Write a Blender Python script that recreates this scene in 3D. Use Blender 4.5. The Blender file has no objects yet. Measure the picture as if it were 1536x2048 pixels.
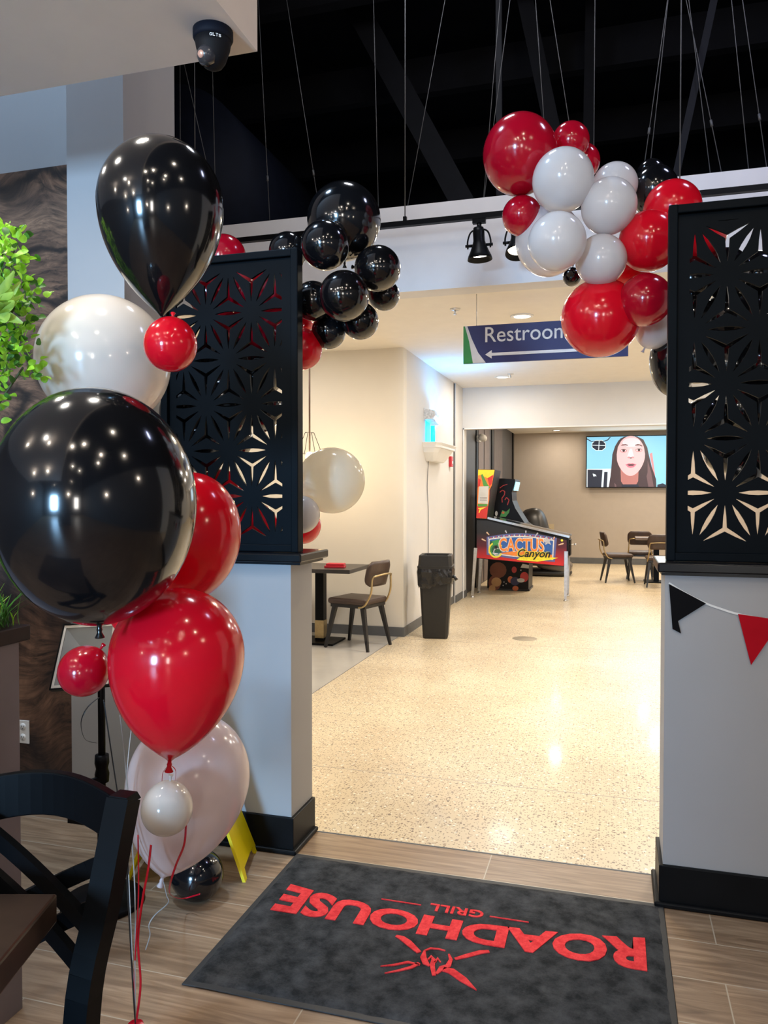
import bpy, bmesh, math, random
from mathutils import Vector, Matrix
random.seed(7)
C = bpy.context.scene.collection
PI = math.pi
# ------------------------------------------------------------------ camera
FPX, CH = 1560.0, 1.5
YAW = math.atan(458/1560.0); PIT = math.atan(34/1560.0)
cam = bpy.data.cameras.new('camera'); camo = bpy.data.objects.new('camera', cam); C.objects.link(camo)
camo.location = (0, 0, CH); camo.rotation_euler = (PI/2-PIT, 0, YAW)
cam.sensor_fit = 'VERTICAL'; cam.sensor_height = 36.0; cam.sensor_width = 27.0
cam.lens = FPX/2048*36.0; cam.clip_start = 0.02; cam.clip_end = 200
sc = bpy.context.scene; sc.camera = camo
sc.view_settings.view_transform = 'Standard'; sc.view_settings.look = 'None'
sc.view_settings.gamma = 1; sc.view_settings.use_curve_mapping = False
sc.view_settings.exposure = 0.0
w = bpy.data.worlds.new('world'); sc.world = w; w.use_nodes = True
w.node_tree.nodes['Background'].inputs[0].default_value = (0.6, 0.75, 1, 1)
w.node_tree.nodes['Background'].inputs[1].default_value = 0.3

# ------------------------------------------------------------------ lights
def lamp(kind, loc, power, col, size=0.1, aim=None, spot=None, blend=0.5, sy=None):
    l = bpy.data.lights.new('light', kind); l.energy = power; l.color = col
    if kind == 'AREA':
        l.size = size
        if sy: l.shape = 'RECTANGLE'; l.size_y = sy
        else: l.shape = 'DISK'
    else: l.shadow_soft_size = size
    if kind == 'SPOT': l.spot_size = spot or 1.5; l.spot_blend = blend
    o = bpy.data.objects.new('lamp_light', l); C.objects.link(o); o.location = loc
    d = Vector(aim)-Vector(loc) if aim else Vector((0, 0, -1))
    o.rotation_euler = d.to_track_quat('-Z', 'Y').to_euler()
    return o
WARM = (1, .80, .55); NEUT = (1, .93, .85); COOL = (.50, .73, 1.0); WHITE = (1, .95, .88)
# daylight at the left entrance window behind the photographer, added fill at the right
lamp('AREA', (-2.3, -8.9, 1.7), 1250, (.34, .64, 1.0), 1.2, aim=(-1.8, 3, 1.5), sy=1.8)
lamp('AREA', (2.0, -8.9, 1.7), 110, (1, .93, .85), .8, aim=(0.9, 3, 1.4), sy=1.6)
# ceiling spots of the dining room (their glints show in the balloons)
for (x, y, z, p, r) in [(-.9, -.9, 4.0, 46, .06), (-.35, -.5, 4.0, 46, .06), (.9, -.6, 4.0, 46, .04), (1.3, -1.4, 4.0, 34, .03), (-2.9, -1.4, 2.75, 22, .035),
                     (-1.9, -1.3, 2.75, 22, .035), (1.9, .6, 4.0, 40, .03), (.3, 1.0, 4.2, 40, .035), (-.3, -2.8, 4.0, 30, .03), (.5, -3.2, 4.0, 22, .03), (-2.6, .5, 2.75, 9, .03), (-1.7, .3, 2.75, 8, .03), (-1.0, -4.6, 3.6, 10, .03), (.2, -5.0, 3.6, 10, .03), (-2.0, -6.0, 3.4, 8, .03)]:
    lamp('POINT', (x, y, z), p*.62, (1, .87, .72), r)
# recessed lamps in the white soffit above the bouquet and planter
for (x, y, p) in [(-1.32, 1.75, 7), (-1.72, 1.45, 6), (-2.15, 1.95, 8), (-1.9, .4, 6)]:
    lamp('AREA', (x, y, 2.885), p, (1, .93, .84), .11)
# low unseen bulbs added to brighten the soffit underside and the front
for (x, y, z, p) in [(1.7, -1.1, 2.0, 20), (-.4, -3.0, 2.1, 26), (-3.2, -2.2, 2.0, 14), (1.2, 1.2, 2.3, 7)]:
    lamp('POINT', (x, y, z), p, (1, .84, .68), .05)
# corridor lights: the shining part of each recessed lamp, more of them right of the view
for (x, y, p) in [(-.766, 6.85, 50), (1.6, 6.9, 52), (-1.40, 10.3, 20), (.5, 9.2, 40), (2.0, 9.8, 34), (-3.3, 6.8, 20)]:
    lamp('AREA', (x, y, 3.03), p, NEUT, .35)
for (x, y, p) in [(-.9, 13.2, 46), (.75, 14.6, 46), (2.3, 13.5, 46), (-1.15, 16.9, 16), (.6, 16.2, 26), (2.2, 16.5, 26)]:
    lamp('AREA', (x, y, 2.85), p, (1, .84, .66), .2)
# track heads pouring onto the terrazzo
for (x, y, ax, ay, p) in [(-.9, 5.3, -.6, 4.0, 95), (-.66, 5.3, .2, 4.6, 85), (-2.5, 5.3, -1.9, 4.3, 34), (.9, 5.3, .5, 4.2, 75)]:
    lamp('SPOT', (x, y, 3.11), p, (1, .86, .62), .05, aim=(ax, ay, 0), spot=2.0, blend=.9)
# high lights over the gap between the soffits
lamp('AREA', (-1.2, 4.4, 5.6), 42, (.85, .9, 1), .6, aim=(-.6, 5.8, 3))
lamp('AREA', (1.6, 3.9, 5.2), 34, (.6, .65, 1), .6, aim=(.8, 5.8, 3.3))
lamp('AREA', (-2.9, 2.75, 6.0), 150, (.5, .72, 1), .5, aim=(-2.6, 3.3, 3.3))  # unseen blue light added to brighten the wall above the mural

# ------------------------------------------------------------------ materials
def nt(name):
    m = bpy.data.materials.new(name); m.use_nodes = True
    n = m.node_tree.nodes; l = m.node_tree.links
    return m, n, l, n['Principled BSDF']
def ramp(n, stops):
    r = n.new('ShaderNodeValToRGB'); e = r.color_ramp.elements
    while len(e) < len(stops): e.new(0.5)
    for el, (p, c) in zip(e, stops): el.position = p; el.color = (*c, 1)
    return r
def mat(name, col, rough=.5, metal=0, var=.08, scale=8, bump=0, coat=0, spec=.5, trans=0, alpha=1):
    m, n, l, b = nt(name)
    tc = n.new('ShaderNodeTexCoord'); no = n.new('ShaderNodeTexNoise'); no.inputs['Scale'].default_value = scale
    no.inputs['Detail'].default_value = 4
    l.new(tc.outputs['Object'], no.inputs['Vector'])
    lo = tuple(c*(1-var) for c in col); hi = tuple(min(1, c*(1+var)) for c in col)
    r = ramp(n, [(.3, lo), (.7, hi)]); l.new(no.outputs['Fac'], r.inputs[0]); l.new(r.outputs[0], b.inputs['Base Color'])
    b.inputs['Roughness'].default_value = rough; b.inputs['Metallic'].default_value = metal
    b.inputs['Coat Weight'].default_value = coat; b.inputs['Coat Roughness'].default_value = .05
    b.inputs['Specular IOR Level'].default_value = spec
    b.inputs['Alpha'].default_value = alpha
    if trans:
        t = n.new('ShaderNodeBsdfTranslucent'); l.new(r.outputs[0], t.inputs[0])
        mx = n.new('ShaderNodeMixShader'); mx.inputs[0].default_value = trans
        l.new(b.outputs[0], mx.inputs[1]); l.new(t.outputs[0], mx.inputs[2]); l.new(mx.outputs[0], n['Material Output'].inputs[0])
    if bump:
        bp = n.new('ShaderNodeBump'); bp.inputs['Strength'].default_value = bump; bp.inputs['Distance'].default_value = .01
        l.new(no.outputs['Fac'], bp.inputs['Height']); l.new(bp.outputs[0], b.inputs['Normal'])
    return m
def emis(name, col, s):
    m, n, l, b = nt(name); b.inputs['Base Color'].default_value = (*[c*.5 for c in col], 1)
    b.inputs['Emission Color'].default_value = (*col, 1); b.inputs['Emission Strength'].default_value = s
    b.inputs['Roughness'].default_value = .4
    return m
def lin(r, g, b):
    f = lambda c: (c/255/12.92) if c/255 <= .04045 else ((c/255+.055)/1.055)**2.4
    return (f(r), f(g), f(b))

m_wall = mat('painted_wall_pale', (.66, .645, .62), .7, var=.02, scale=3, bump=.02)
m_cream = mat('painted_wall_cream', (.74, .70, .62), .7, var=.02, scale=3, bump=.02)
m_band = mat('painted_bulkhead', (.66, .65, .65), .7, var=.02)
m_grey = mat('painted_wall_grey', (.36, .36, .365), .6, var=.03, scale=2, bump=.02)
m_ceil = mat('ceiling_white', (.78, .74, .67), .8, var=.02)
m_soff = mat('soffit_paint', (.78, .72, .69), .8, var=.02)
m_void = mat('black_ceiling_paint', (.006, .007, .009), .9, var=.4, scale=2, spec=.1)
m_beam = mat('black_steel', (.004, .0042, .006), .7, var=.2, spec=.2)
m_navy = mat('dark_navy_metal', (.004, .0055, .012), .7, var=.2, spec=.2)
m_taupe = mat('taupe_wall', (.42, .37, .32), .7, var=.02)
m_char = mat('charcoal_wall', (.05, .05, .055), .5, var=.1)
m_black = mat('black_lacquer', (.004, .005, .007), .25, var=.2, spec=.22)
m_satin = mat('satin_black_paint', (.004, .0043, .005), .42, var=.2, spec=.12)
m_scr = mat('screen_black_panel', (.0022, .0042, .0065), .5, var=.15, spec=.06)
m_dine = mat('dark_dining_wall', (.07, .06, .055), .7)
m_gbase = mat('grey_rubber_base', (.11, .115, .12), .6)
m_white = mat('white_plastic', (.8, .8, .78), .4, var=.02)
m_steel = mat('brushed_steel', (.6, .6, .6), .3, 1, var=.1, scale=30)
m_brass = mat('brushed_brass', (.50, .38, .20), .35, 1, var=.1, scale=30)
m_wire = mat('galvanised_wire', (.10, .10, .10), .6, .2)
m_red = mat('red_latex', (.80, .006, .022), .16, var=.04, scale=5, trans=.22, coat=.3)
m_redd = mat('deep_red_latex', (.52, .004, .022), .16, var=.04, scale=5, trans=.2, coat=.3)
m_blk = mat('black_latex', (.005, .005, .006), .13, var=.2, coat=.45, spec=.5)
m_crm = mat('cream_white_latex', (.80, .74, .67), .15, var=.03, scale=5, trans=.3, coat=.3)
m_glow = mat('backlit_white_latex', (.92, .88, .76), .15, var=.03, scale=5, trans=.55, coat=.3)  # white latex coloured warmer and more translucent to imitate pendant light from behind
m_wht = mat('white_latex', (.80, .77, .76), .17, var=.03, scale=5, trans=.3, coat=.3)
m_pink = mat('thin_white_latex', (.82, .70, .68), .17, var=.04, scale=5, trans=.35, coat=.3)
m_rrib = mat('red_ribbon', lin(200, 5, 35), .3)
m_brib = mat('black_ribbon', (.01, .01, .01), .3)
m_wrib = mat('white_ribbon', (.36, .34, .32), .5)
m_leather = mat('brown_leather', (.06, .035, .025), .4, var=.2, scale=12, bump=.1)
m_legs = mat('black_stained_wood', (.012, .011, .011), .4, var=.3)
m_table = mat('dark_walnut_top', (.040, .023, .015), .35, var=.35, scale=14, spec=.3)
m_bin = mat('black_bin_plastic', (.014, .0135, .013), .5, var=.1, bump=.03, scale=40)
m_bag = mat('black_bin_liner', (.012, .012, .013), .25, var=.2, scale=20, bump=.5)
m_yel = mat('yellow_plastic', lin(240, 215, 0), .4, var=.04)
m_ink = mat('black_ink', (.012, .012, .012), .5)
m_part = mat('grey_plum_partition', (.13, .105, .11), .6, var=.06)
m_ledge = mat('dark_cherry_ledge', (.018, .007, .008), .45, var=.2, spec=.15)
m_leaf = mat('bright_green_leaf', (.30, .62, .04), .45, var=.35, scale=25, trans=.3)
m_leafd = mat('deep_green_leaf', (.05, .17, .02), .5, var=.4, scale=25, trans=.2)
m_spike = mat('yellow_green_blade', (.40, .60, .10), .45, var=.25, scale=20, trans=.3)
m_stem = mat('plant_stem', (.07, .09, .03), .7)
m_lens = emis('lamp_lens', (1, .93, .82), 9)
m_lensw = emis('warm_lamp_lens', (1, .8, .5), 12)
m_cyan = emis('cyan_tube', (.01, .55, 1), 3.5)

def terrazzo():
    m, n, l, b = nt('terrazzo'); tc = n.new('ShaderNodeTexCoord')
    big = n.new('ShaderNodeTexNoise'); big.inputs['Scale'].default_value = 1.3; l.new(tc.outputs['Object'], big.inputs[0])
    base = ramp(n, [(.35, (.64, .52, .34)), (.65, (.74, .62, .42))]); l.new(big.outputs['Fac'], base.inputs[0])
    ns = n.new('ShaderNodeTexNoise'); ns.inputs['Scale'].default_value = 55; l.new(tc.outputs['Object'], ns.inputs[0])
    mxv = n.new('ShaderNodeMixRGB'); mxv.inputs[0].default_value = .012; l.new(tc.outputs['Object'], mxv.inputs[1]); l.new(ns.outputs['Color'], mxv.inputs[2])
    prev = base.outputs[0]
    for sc_, thr, seedv, c in [(48, .30, .74, (.15, .095, .055)), (75, .34, .60, (.32, .21, .12)), (42, .30, .70, (.86, .80, .68)), (95, .34, .60, (.20, .13, .075))]:
        v = n.new('ShaderNodeTexVoronoi'); v.inputs['Scale'].default_value = sc_; v.inputs['Randomness'].default_value = 1
        l.new(mxv.outputs[0], v.inputs['Vector'])
        lt = n.new('ShaderNodeMath'); lt.operation = 'LESS_THAN'; lt.inputs[1].default_value = thr; l.new(v.outputs['Distance'], lt.inputs[0])
        sep = n.new('ShaderNodeSeparateColor'); l.new(v.outputs['Color'], sep.inputs[0])
        gt = n.new('ShaderNodeMath'); gt.operation = 'GREATER_THAN'; gt.inputs[1].default_value = seedv; l.new(sep.outputs[0], gt.inputs[0])
        mu = n.new('ShaderNodeMath'); mu.operation = 'MULTIPLY'; l.new(lt.outputs[0], mu.inputs[0]); l.new(gt.outputs[0], mu.inputs[1])
        mu2 = n.new('ShaderNodeMath'); mu2.operation = 'MULTIPLY'; mu2.inputs[1].default_value = .85; l.new(mu.outputs[0], mu2.inputs[0])
        mx = n.new('ShaderNodeMixRGB'); l.new(mu2.outputs[0], mx.inputs[0]); l.new(prev, mx.inputs[1]); mx.inputs[2].default_value = (*c, 1); prev = mx.outputs[0]
    l.new(prev, b.inputs['Base Color']); b.inputs['Roughness'].default_value = .36; b.inputs['Coat Weight'].default_value = .08; b.inputs['Coat Roughness'].default_value = .1
    return m
def woodtile():
    m, n, l, b = nt('wood_look_tile'); tc = n.new('ShaderNodeTexCoord')
    mp = n.new('ShaderNodeMapping'); mp.inputs['Location'].default_value = (.476, -3.22+.22*20, 0); l.new(tc.outputs['Object'], mp.inputs[0])
    br = n.new('ShaderNodeTexBrick'); br.offset = .32; br.inputs['Scale'].default_value = 1; br.inputs['Brick Width'].default_value = 1.2
    br.inputs['Row Height'].default_value = .22; br.inputs['Mortar Size'].default_value = .0022; br.inputs['Mortar Smooth'].default_value = .1
    br.inputs['Color1'].default_value = (.42, .42, .42, 1); br.inputs['Color2'].default_value = (.62, .62, .62, 1)
    l.new(mp.outputs[0], br.inputs['Vector'])
    mg = n.new('ShaderNodeMapping'); mg.inputs['Scale'].default_value = (1.1, 13, 1); l.new(tc.outputs['Object'], mg.inputs[0])
    g = n.new('ShaderNodeTexNoise'); g.inputs['Scale'].default_value = 2.2; g.inputs['Detail'].default_value = 7; g.inputs['Distortion'].default_value = 1.6; l.new(mg.outputs[0], g.inputs[0])
    r = ramp(n, [(.25, (.155, .095, .055)), (.5, (.265, .172, .103)), (.75, (.39, .27, .17))]); l.new(g.outputs['Fac'], r.inputs[0])
    mx = n.new('ShaderNodeMixRGB'); mx.blend_type = 'OVERLAY'; mx.inputs[0].default_value = .5; l.new(r.outputs[0], mx.inputs[1]); l.new(br.outputs['Color'], mx.inputs[2])
    m2 = n.new('ShaderNodeMixRGB'); l.new(br.outputs['Fac'], m2.inputs[0]); l.new(mx.outputs[0], m2.inputs[1]); m2.inputs[2].default_value = (.42, .35, .26, 1)
    l.new(m2.outputs[0], b.inputs['Base Color']); b.inputs['Roughness'].default_value = .42
    return m
def muralmat():
    m, n, l, b = nt('wood_grain_mural'); tc = n.new('ShaderNodeTexCoord')
    def noise(sc_, det=4, ro=.5, dist=0, src=None):
        q = n.new('ShaderNodeTexNoise'); q.inputs['Scale'].default_value = sc_; q.inputs['Detail'].default_value = det; q.inputs['Roughness'].default_value = ro; q.inputs['Distortion'].default_value = dist
        l.new(src or tc.outputs['Object'], q.inputs[0]); return q
    def mul(a, c, f=1):
        q = n.new('ShaderNodeMixRGB'); q.blend_type = 'MULTIPLY'; q.inputs[0].default_value = f; l.new(a, q.inputs[1]); l.new(c, q.inputs[2]); return q.outputs[0]
    warp = noise(.9, 2); mx = n.new('ShaderNodeMixRGB'); mx.inputs[0].default_value = .62; l.new(tc.outputs['Object'], mx.inputs[1]); l.new(warp.outputs['Color'], mx.inputs[2])
    mp = n.new('ShaderNodeMapping'); mp.inputs['Scale'].default_value = (3, 3, 22); l.new(mx.outputs[0], mp.inputs[0])
    patch = noise(1.1, 5, .6, .8); r0 = ramp(n, [(.36, (.016, .011, .011)), (.5, (.115, .062, .038)), (.7, (.28, .155, .092))]); l.new(patch.outputs['Fac'], r0.inputs[0])
    fib = noise(4.5, 9, .72, .6, mp.outputs[0]); r1 = ramp(n, [(.34, (.22, .22, .22)), (.62, (1.4, 1.35, 1.3))]); l.new(fib.outputs['Fac'], r1.inputs[0])
    wv = n.new('ShaderNodeTexWave'); wv.wave_type = 'RINGS'; wv.rings_direction = 'SPHERICAL'; wv.inputs['Scale'].default_value = 2.6; wv.inputs['Distortion'].default_value = 2.5; wv.inputs['Detail'].default_value = 4; wv.inputs['Detail Scale'].default_value = 2
    l.new(mx.outputs[0], wv.inputs[0]); r2 = ramp(n, [(.0, (.12, .12, .12)), (.06, (.9, .9, .9)), (1, (1, 1, 1))]); l.new(wv.outputs['Fac'], r2.inputs[0])
    l.new(mul(mul(r0.outputs[0], r1.outputs[0]), r2.outputs[0]), b.inputs['Base Color']); b.inputs['Roughness'].default_value = .5
    return m
def carpet(name, c0, c1, sc_, bs=.6):
    m, n, l, b = nt(name); tc = n.new('ShaderNodeTexCoord')
    a = n.new('ShaderNodeTexNoise'); a.inputs['Scale'].default_value = sc_; a.inputs['Detail'].default_value = 6; a.inputs['Roughness'].default_value = .7; l.new(tc.outputs['Object'], a.inputs[0])
    r = ramp(n, [(.36, c0), (.64, c1)]); l.new(a.outputs['Fac'], r.inputs[0]); l.new(r.outputs[0], b.inputs['Base Color'])
    f = n.new('ShaderNodeTexNoise'); f.inputs['Scale'].default_value = 260; l.new(tc.outputs['Object'], f.inputs[0])
    bp = n.new('ShaderNodeBump'); bp.inputs['Strength'].default_value = bs; bp.inputs['Distance'].default_value = .004; l.new(f.outputs['Fac'], bp.inputs['Height']); l.new(bp.outputs[0], b.inputs['Normal'])
    b.inputs['Roughness'].default_value = .95; b.inputs['Specular IOR Level'].default_value = .1
    return m
m_terr = terrazzo(); m_tile = woodtile(); m_mural = muralmat()
m_booth = mat('polished_grey_concrete', (.52, .49, .43), .25, var=.06, scale=3, coat=.2)
m_mat = carpet('charcoal_mat_pile', (.018, .019, .020), (.062, .063, .065), 14)
m_matred = carpet('red_mat_pile', (.62, .03, .035), (.85, .07, .07), 40)
m_rub = mat('mat_rubber_edge', (.018, .018, .019), .6)

# ------------------------------------------------------------------ mesh helpers
class MB:
    def __init__(s): s.v = []; s.f = []; s.m = []; s.sm = []
    def add(s, vs, fs, mi=0, smooth=False):
        o = len(s.v); s.v += [tuple(v) for v in vs]
        for f in fs: s.f.append([i+o for i in f]); s.m.append(mi); s.sm.append(smooth)
        return s
    def box(s, a, b, mi=0, bev=0):
        x0, y0, z0 = a; x1, y1, z1 = b
        if bev:
            bm = bmesh.new(); bmesh.ops.create_cube(bm, size=1)
            for v in bm.verts: v.co = Vector(((x0+x1)/2+v.co.x*(x1-x0), (y0+y1)/2+v.co.y*(y1-y0), (z0+z1)/2+v.co.z*(z1-z0)))
            bmesh.ops.bevel(bm, geom=bm.edges[:], offset=bev, segments=2, affect='EDGES', profile=.5)
            bm.verts.index_update(); s.add([v.co[:] for v in bm.verts], [[v.index for v in f.verts] for f in bm.faces], mi); bm.free(); return s
        vs = [(x, y, z) for x in (x0, x1) for y in (y0, y1) for z in (z0, z1)]
        return s.add(vs, [(0, 1, 3, 2), (4, 6, 7, 5), (0, 4, 5, 1), (2, 3, 7, 6), (0, 2, 6, 4), (1, 5, 7, 3)], mi)
    def bar(s, p, q, w, h, mi=0, up=(0, 0, 1), w2=None, h2=None):
        p = Vector(p); q = Vector(q); d = (q-p).normalized(); u = Vector(up)
        if abs(d.dot(u)) > .99: u = Vector((0, 1, 0))
        sx = d.cross(u).normalized(); sz = sx.cross(d).normalized(); w2 = w2 or w; h2 = h2 or h
        vs = [c+sx*a*ww/2+sz*b*hh/2 for c, ww, hh in ((p, w, h), (q, w2, h2)) for a, b in ((-1, -1), (1, -1), (1, 1), (-1, 1))]
        return s.add(vs, [(3, 2, 1, 0), (4, 5, 6, 7), (0, 1, 5, 4), (1, 2, 6, 5), (2, 3, 7, 6), (3, 0, 4, 7)], mi)
    def tube(s, pts, r, mi=0, n=8, flat=1, close=False):
        pts = [Vector(p) for p in pts]; rings = []
        N = len(pts); rr = r if isinstance(r, (list, tuple)) else [r]*N; ref = None
        for i, p in enumerate(pts):
            a = pts[i-1] if i else (pts[-1] if close else p); b = pts[(i+1) % N] if (i < N-1 or close) else p
            d = (b-a).normalized()
            if ref is None: ref = d.cross(Vector((0, 0, 1))) if abs(d.z) < .9 else d.cross(Vector((0, 1, 0)))
            ref = (ref-d*ref.dot(d)).normalized(); o = d.cross(ref)
            rings.append([p+(ref*math.cos(2*PI*k/n)+o*math.sin(2*PI*k/n)*flat)*rr[i] for k in range(n)])
        vs = [v for q in rings for v in q]; fs = []
        for i in range(N if close else N-1):
            for k in range(n):
                a = i*n+k; b = i*n+(k+1) % n; j = ((i+1) % N)*n; fs.append((a, b, j+(k+1) % n, j+k))
        s.add(vs, fs, mi, True)
        if not close: s.add(rings[0], [list(range(n))[::-1]], mi); s.add(rings[-1], [list(range(n))], mi)
        return s
    def lathe(s, prof, c=(0, 0, 0), mi=0, n=32, M=None):
        vs = []; fs = []; c = Vector(c); k = len(prof)
        for i in range(n):
            a = 2*PI*i/n
            for r, z in prof:
                v = Vector((r*math.cos(a), r*math.sin(a), z)); v = M @ v if M else v; vs.append(v+c)
        for i in range(n):
            for j in range(k-1):
                a = i*k+j; b = ((i+1) % n)*k+j; fs.append((a, b, b+1, a+1))
        return s.add(vs, fs, mi, True)
    def prism(s, poly, a, b, axis='y', mi=0):
        f = {'y': lambda p, t: (p[0], t, p[1]), 'x': lambda p, t: (t, p[0], p[1]), 'z': lambda p, t: (p[0], p[1], t)}[axis]
        n = len(poly); vs = [f(p, a) for p in poly]+[f(p, b) for p in poly]
        fs = [list(range(n)), list(range(2*n-1, n-1, -1))]+[(i, i+n, (i+1) % n+n, (i+1) % n) for i in range(n)]
        return s.add(vs, fs, mi)
    def xf(s, M): s.v = [tuple(M @ Vector(v)) for v in s.v]; return s
    def build(s, name, mats, parent=None, label=None, bevel=0, sub=0, fixn=True):
        me = bpy.data.meshes.new(name); me.from_pydata(s.v, [], s.f)
        for m in (mats if isinstance(mats, (list, tuple)) else [mats]): me.materials.append(m)
        for p, mi, sm in zip(me.polygons, s.m, s.sm): p.material_index = mi; p.use_smooth = sm
        bm = bmesh.new(); bm.from_mesh(me); bmesh.ops.remove_doubles(bm, verts=bm.verts, dist=1e-6)
        if fixn: bmesh.ops.recalc_face_normals(bm, faces=bm.faces)
        bm.to_mesh(me); bm.free()
        o = bpy.data.objects.new(name, me); C.objects.link(o)
        if parent: o.parent = parent
        if label: o['label'] = label
        if bevel: md = o.modifiers.new('b', 'BEVEL'); md.width = bevel; md.segments = 2; md.limit_method = 'ANGLE'
        if sub: md = o.modifiers.new('s', 'SUBSURF'); md.levels = sub; md.render_levels = sub
        return o
def tag(o, label, cat, group=None):
    o['label'] = label; o['category'] = cat
    if group: o['group'] = group
    return o
def thing(name, label, cat, loc=(0, 0, 0), rz=0, group=None):
    o = bpy.data.objects.new(name, None); C.objects.link(o); o.location = loc; o.rotation_euler = (0, 0, rz); o.empty_display_size = .1
    return tag(o, label, cat, group)
def struct(o): o['kind'] = 'structure'; return o
def sbox(name, a, b, m, bev=0): return struct(MB().box(a, b).build(name, m, bevel=bev))
def dup(root, loc, rz, label, group=None):
    r = root.copy(); C.objects.link(r); r.location = loc; r.rotation_euler = (0, 0, rz); r['label'] = label
    if group: r['group'] = group
    for ch in list(root.children):
        c = ch.copy(); C.objects.link(c); c.parent = r
        for g in list(ch.children): d = g.copy(); C.objects.link(d); d.parent = c
    return r
def ray(u, v):
    x = (u-768)/FPX; y = -(v-1024)/FPX
    fy = math.cos(PIT)+y*math.sin(PIT); uz = -math.sin(PIT)+y*math.cos(PIT)
    return Vector((x*math.cos(YAW)-fy*math.sin(YAW), x*math.sin(YAW)+fy*math.cos(YAW), uz))
def atY(u, v, y): r = ray(u, v); return Vector((0, 0, CH))+r*(y/r.y)
def atZ(u, v, z=0): r = ray(u, v); return Vector((0, 0, CH))+r*((z-CH)/r.z)
def atD(u, v, d):
    r = ray(u, v); k = d/(-r.x*math.sin(YAW)+r.y*math.cos(YAW)); return Vector((0, 0, CH))+r*k
RT = Vector((math.cos(YAW), math.sin(YAW), 0)); FW = Vector((-math.sin(YAW), math.cos(YAW), 0)); UP = Vector((0, 0, 1))
def smooth(pts, n=8):
    P = [Vector(p) for p in pts]; out = []
    for i in range(len(P)-1):
        p0 = P[max(i-1, 0)]; p1 = P[i]; p2 = P[i+1]; p3 = P[min(i+2, len(P)-1)]
        for k in range(n):
            t = k/n; out.append(.5*((2*p1)+(p2-p0)*t+(2*p0-5*p1+4*p2-p3)*t*t+(3*p1-p0-3*p2+p3)*t**3))
    out.append(P[-1]); return out
def textmesh(s, w_, h_, depth=.002, bold=0, shear=0, spacing=1):
    """flat lettering fitted into w_ x h_, centred on the origin, lying in XY, facing +Z -> (verts, faces)"""
    cu = bpy.data.curves.new('t', 'FONT'); cu.body = s; cu.offset = bold; cu.extrude = .5; cu.shear = shear; cu.space_character = spacing; cu.resolution_u = 4
    o = bpy.data.objects.new('t', cu); C.objects.link(o); bpy.context.view_layer.update()
    me = bpy.data.meshes.new_from_object(o.evaluated_get(bpy.context.evaluated_depsgraph_get()))
    V = [v.co.copy() for v in me.vertices]; F = [list(p.vertices) for p in me.polygons]
    bpy.data.objects.remove(o); bpy.data.meshes.remove(me); bpy.data.curves.remove(cu)
    x0 = min(v.x for v in V); x1 = max(v.x for v in V); y0 = min(v.y for v in V); y1 = max(v.y for v in V)
    V = [Vector(((v.x-(x0+x1)/2)*w_/(x1-x0), (v.y-(y0+y1)/2)*h_/(y1-y0), (v.z)*depth)) for v in V]
    return V, F
def text_on(mb, s, w_, h_, M, mi=0, **k):
    V, F = textmesh(s, w_, h_, **k); mb.add([M @ v for v in V], F, mi); return mb
FACE_CAM = Matrix.Rotation(PI/2, 4, 'X')      # XY lettering stood up, facing -Y

# ------------------------------------------------------------------ the room shell
sbox('floor', (-4.6, -9.1, -.1), (3.3, 3.225, 0), m_tile)
sbox('floor', (-2.17, 3.225, -.1), (3.3, 17.8, 0), m_terr)
sbox('floor', (-4.6, 3.225, -.1), (-2.17, 8.1, 0), m_booth)
sbox('trim_1', (-1.29, 3.220, -.01), (.19, 3.228, .0015), m_gbase)
sbox('trim_2', (-2.17, 4.008, -.01), (3.2, 4.012, .0006), m_taupe)
sbox('trim_3', (-2.173, 3.23, -.01), (-2.168, 8, .0012), m_gbase)
sbox('trim_4', (-2.17, 7.83, -.01), (3.2, 7.836, .0006), m_taupe)
sbox('ceiling', (-4.6, -9.1, 6.5), (3.3, 12.2, 6.6), m_void)
sbox('ceiling', (-4.6, 5.99, 3.05), (3.2, 11.2, 3.15), m_ceil)
sbox('ceiling', (-2.13, 11.4, 2.87), (3.2, 17.6, 2.97), m_ceil)
sbox('ceiling_soffit', (-4.5, -3, 2.9), (-1.086, 2.28, 4.4), m_soff)
sbox('wall_bulkhead', (-4.5, 5.79, 3.05), (3.2, 5.99, 3.70), m_band)
sbox('wall_void_far', (-4.6, 12.0, 3.15), (3.3, 12.1, 6.5), m_void)
sbox('wall_left', (-4.6, 3.3, 0), (-4.5, 8.1, 3.7), m_wall)
sbox('wall_left', (-4.6, -9.1, 0), (-4.5, 3.3, 3.7), m_dine)
sbox('wall_left', (-4.6, -9.1, 3.7), (-4.5, 12, 6.5), m_void)
sbox('wall_right', (3.2, 3.2, 0), (3.3, 17.8, 3.7), m_wall)
sbox('wall_right', (3.2, -9.1, 0), (3.3, 3.2, 3.7), m_dine)
sbox('wall_right', (3.2, -9.1, 3.7), (3.3, 12, 6.5), m_void)
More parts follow.
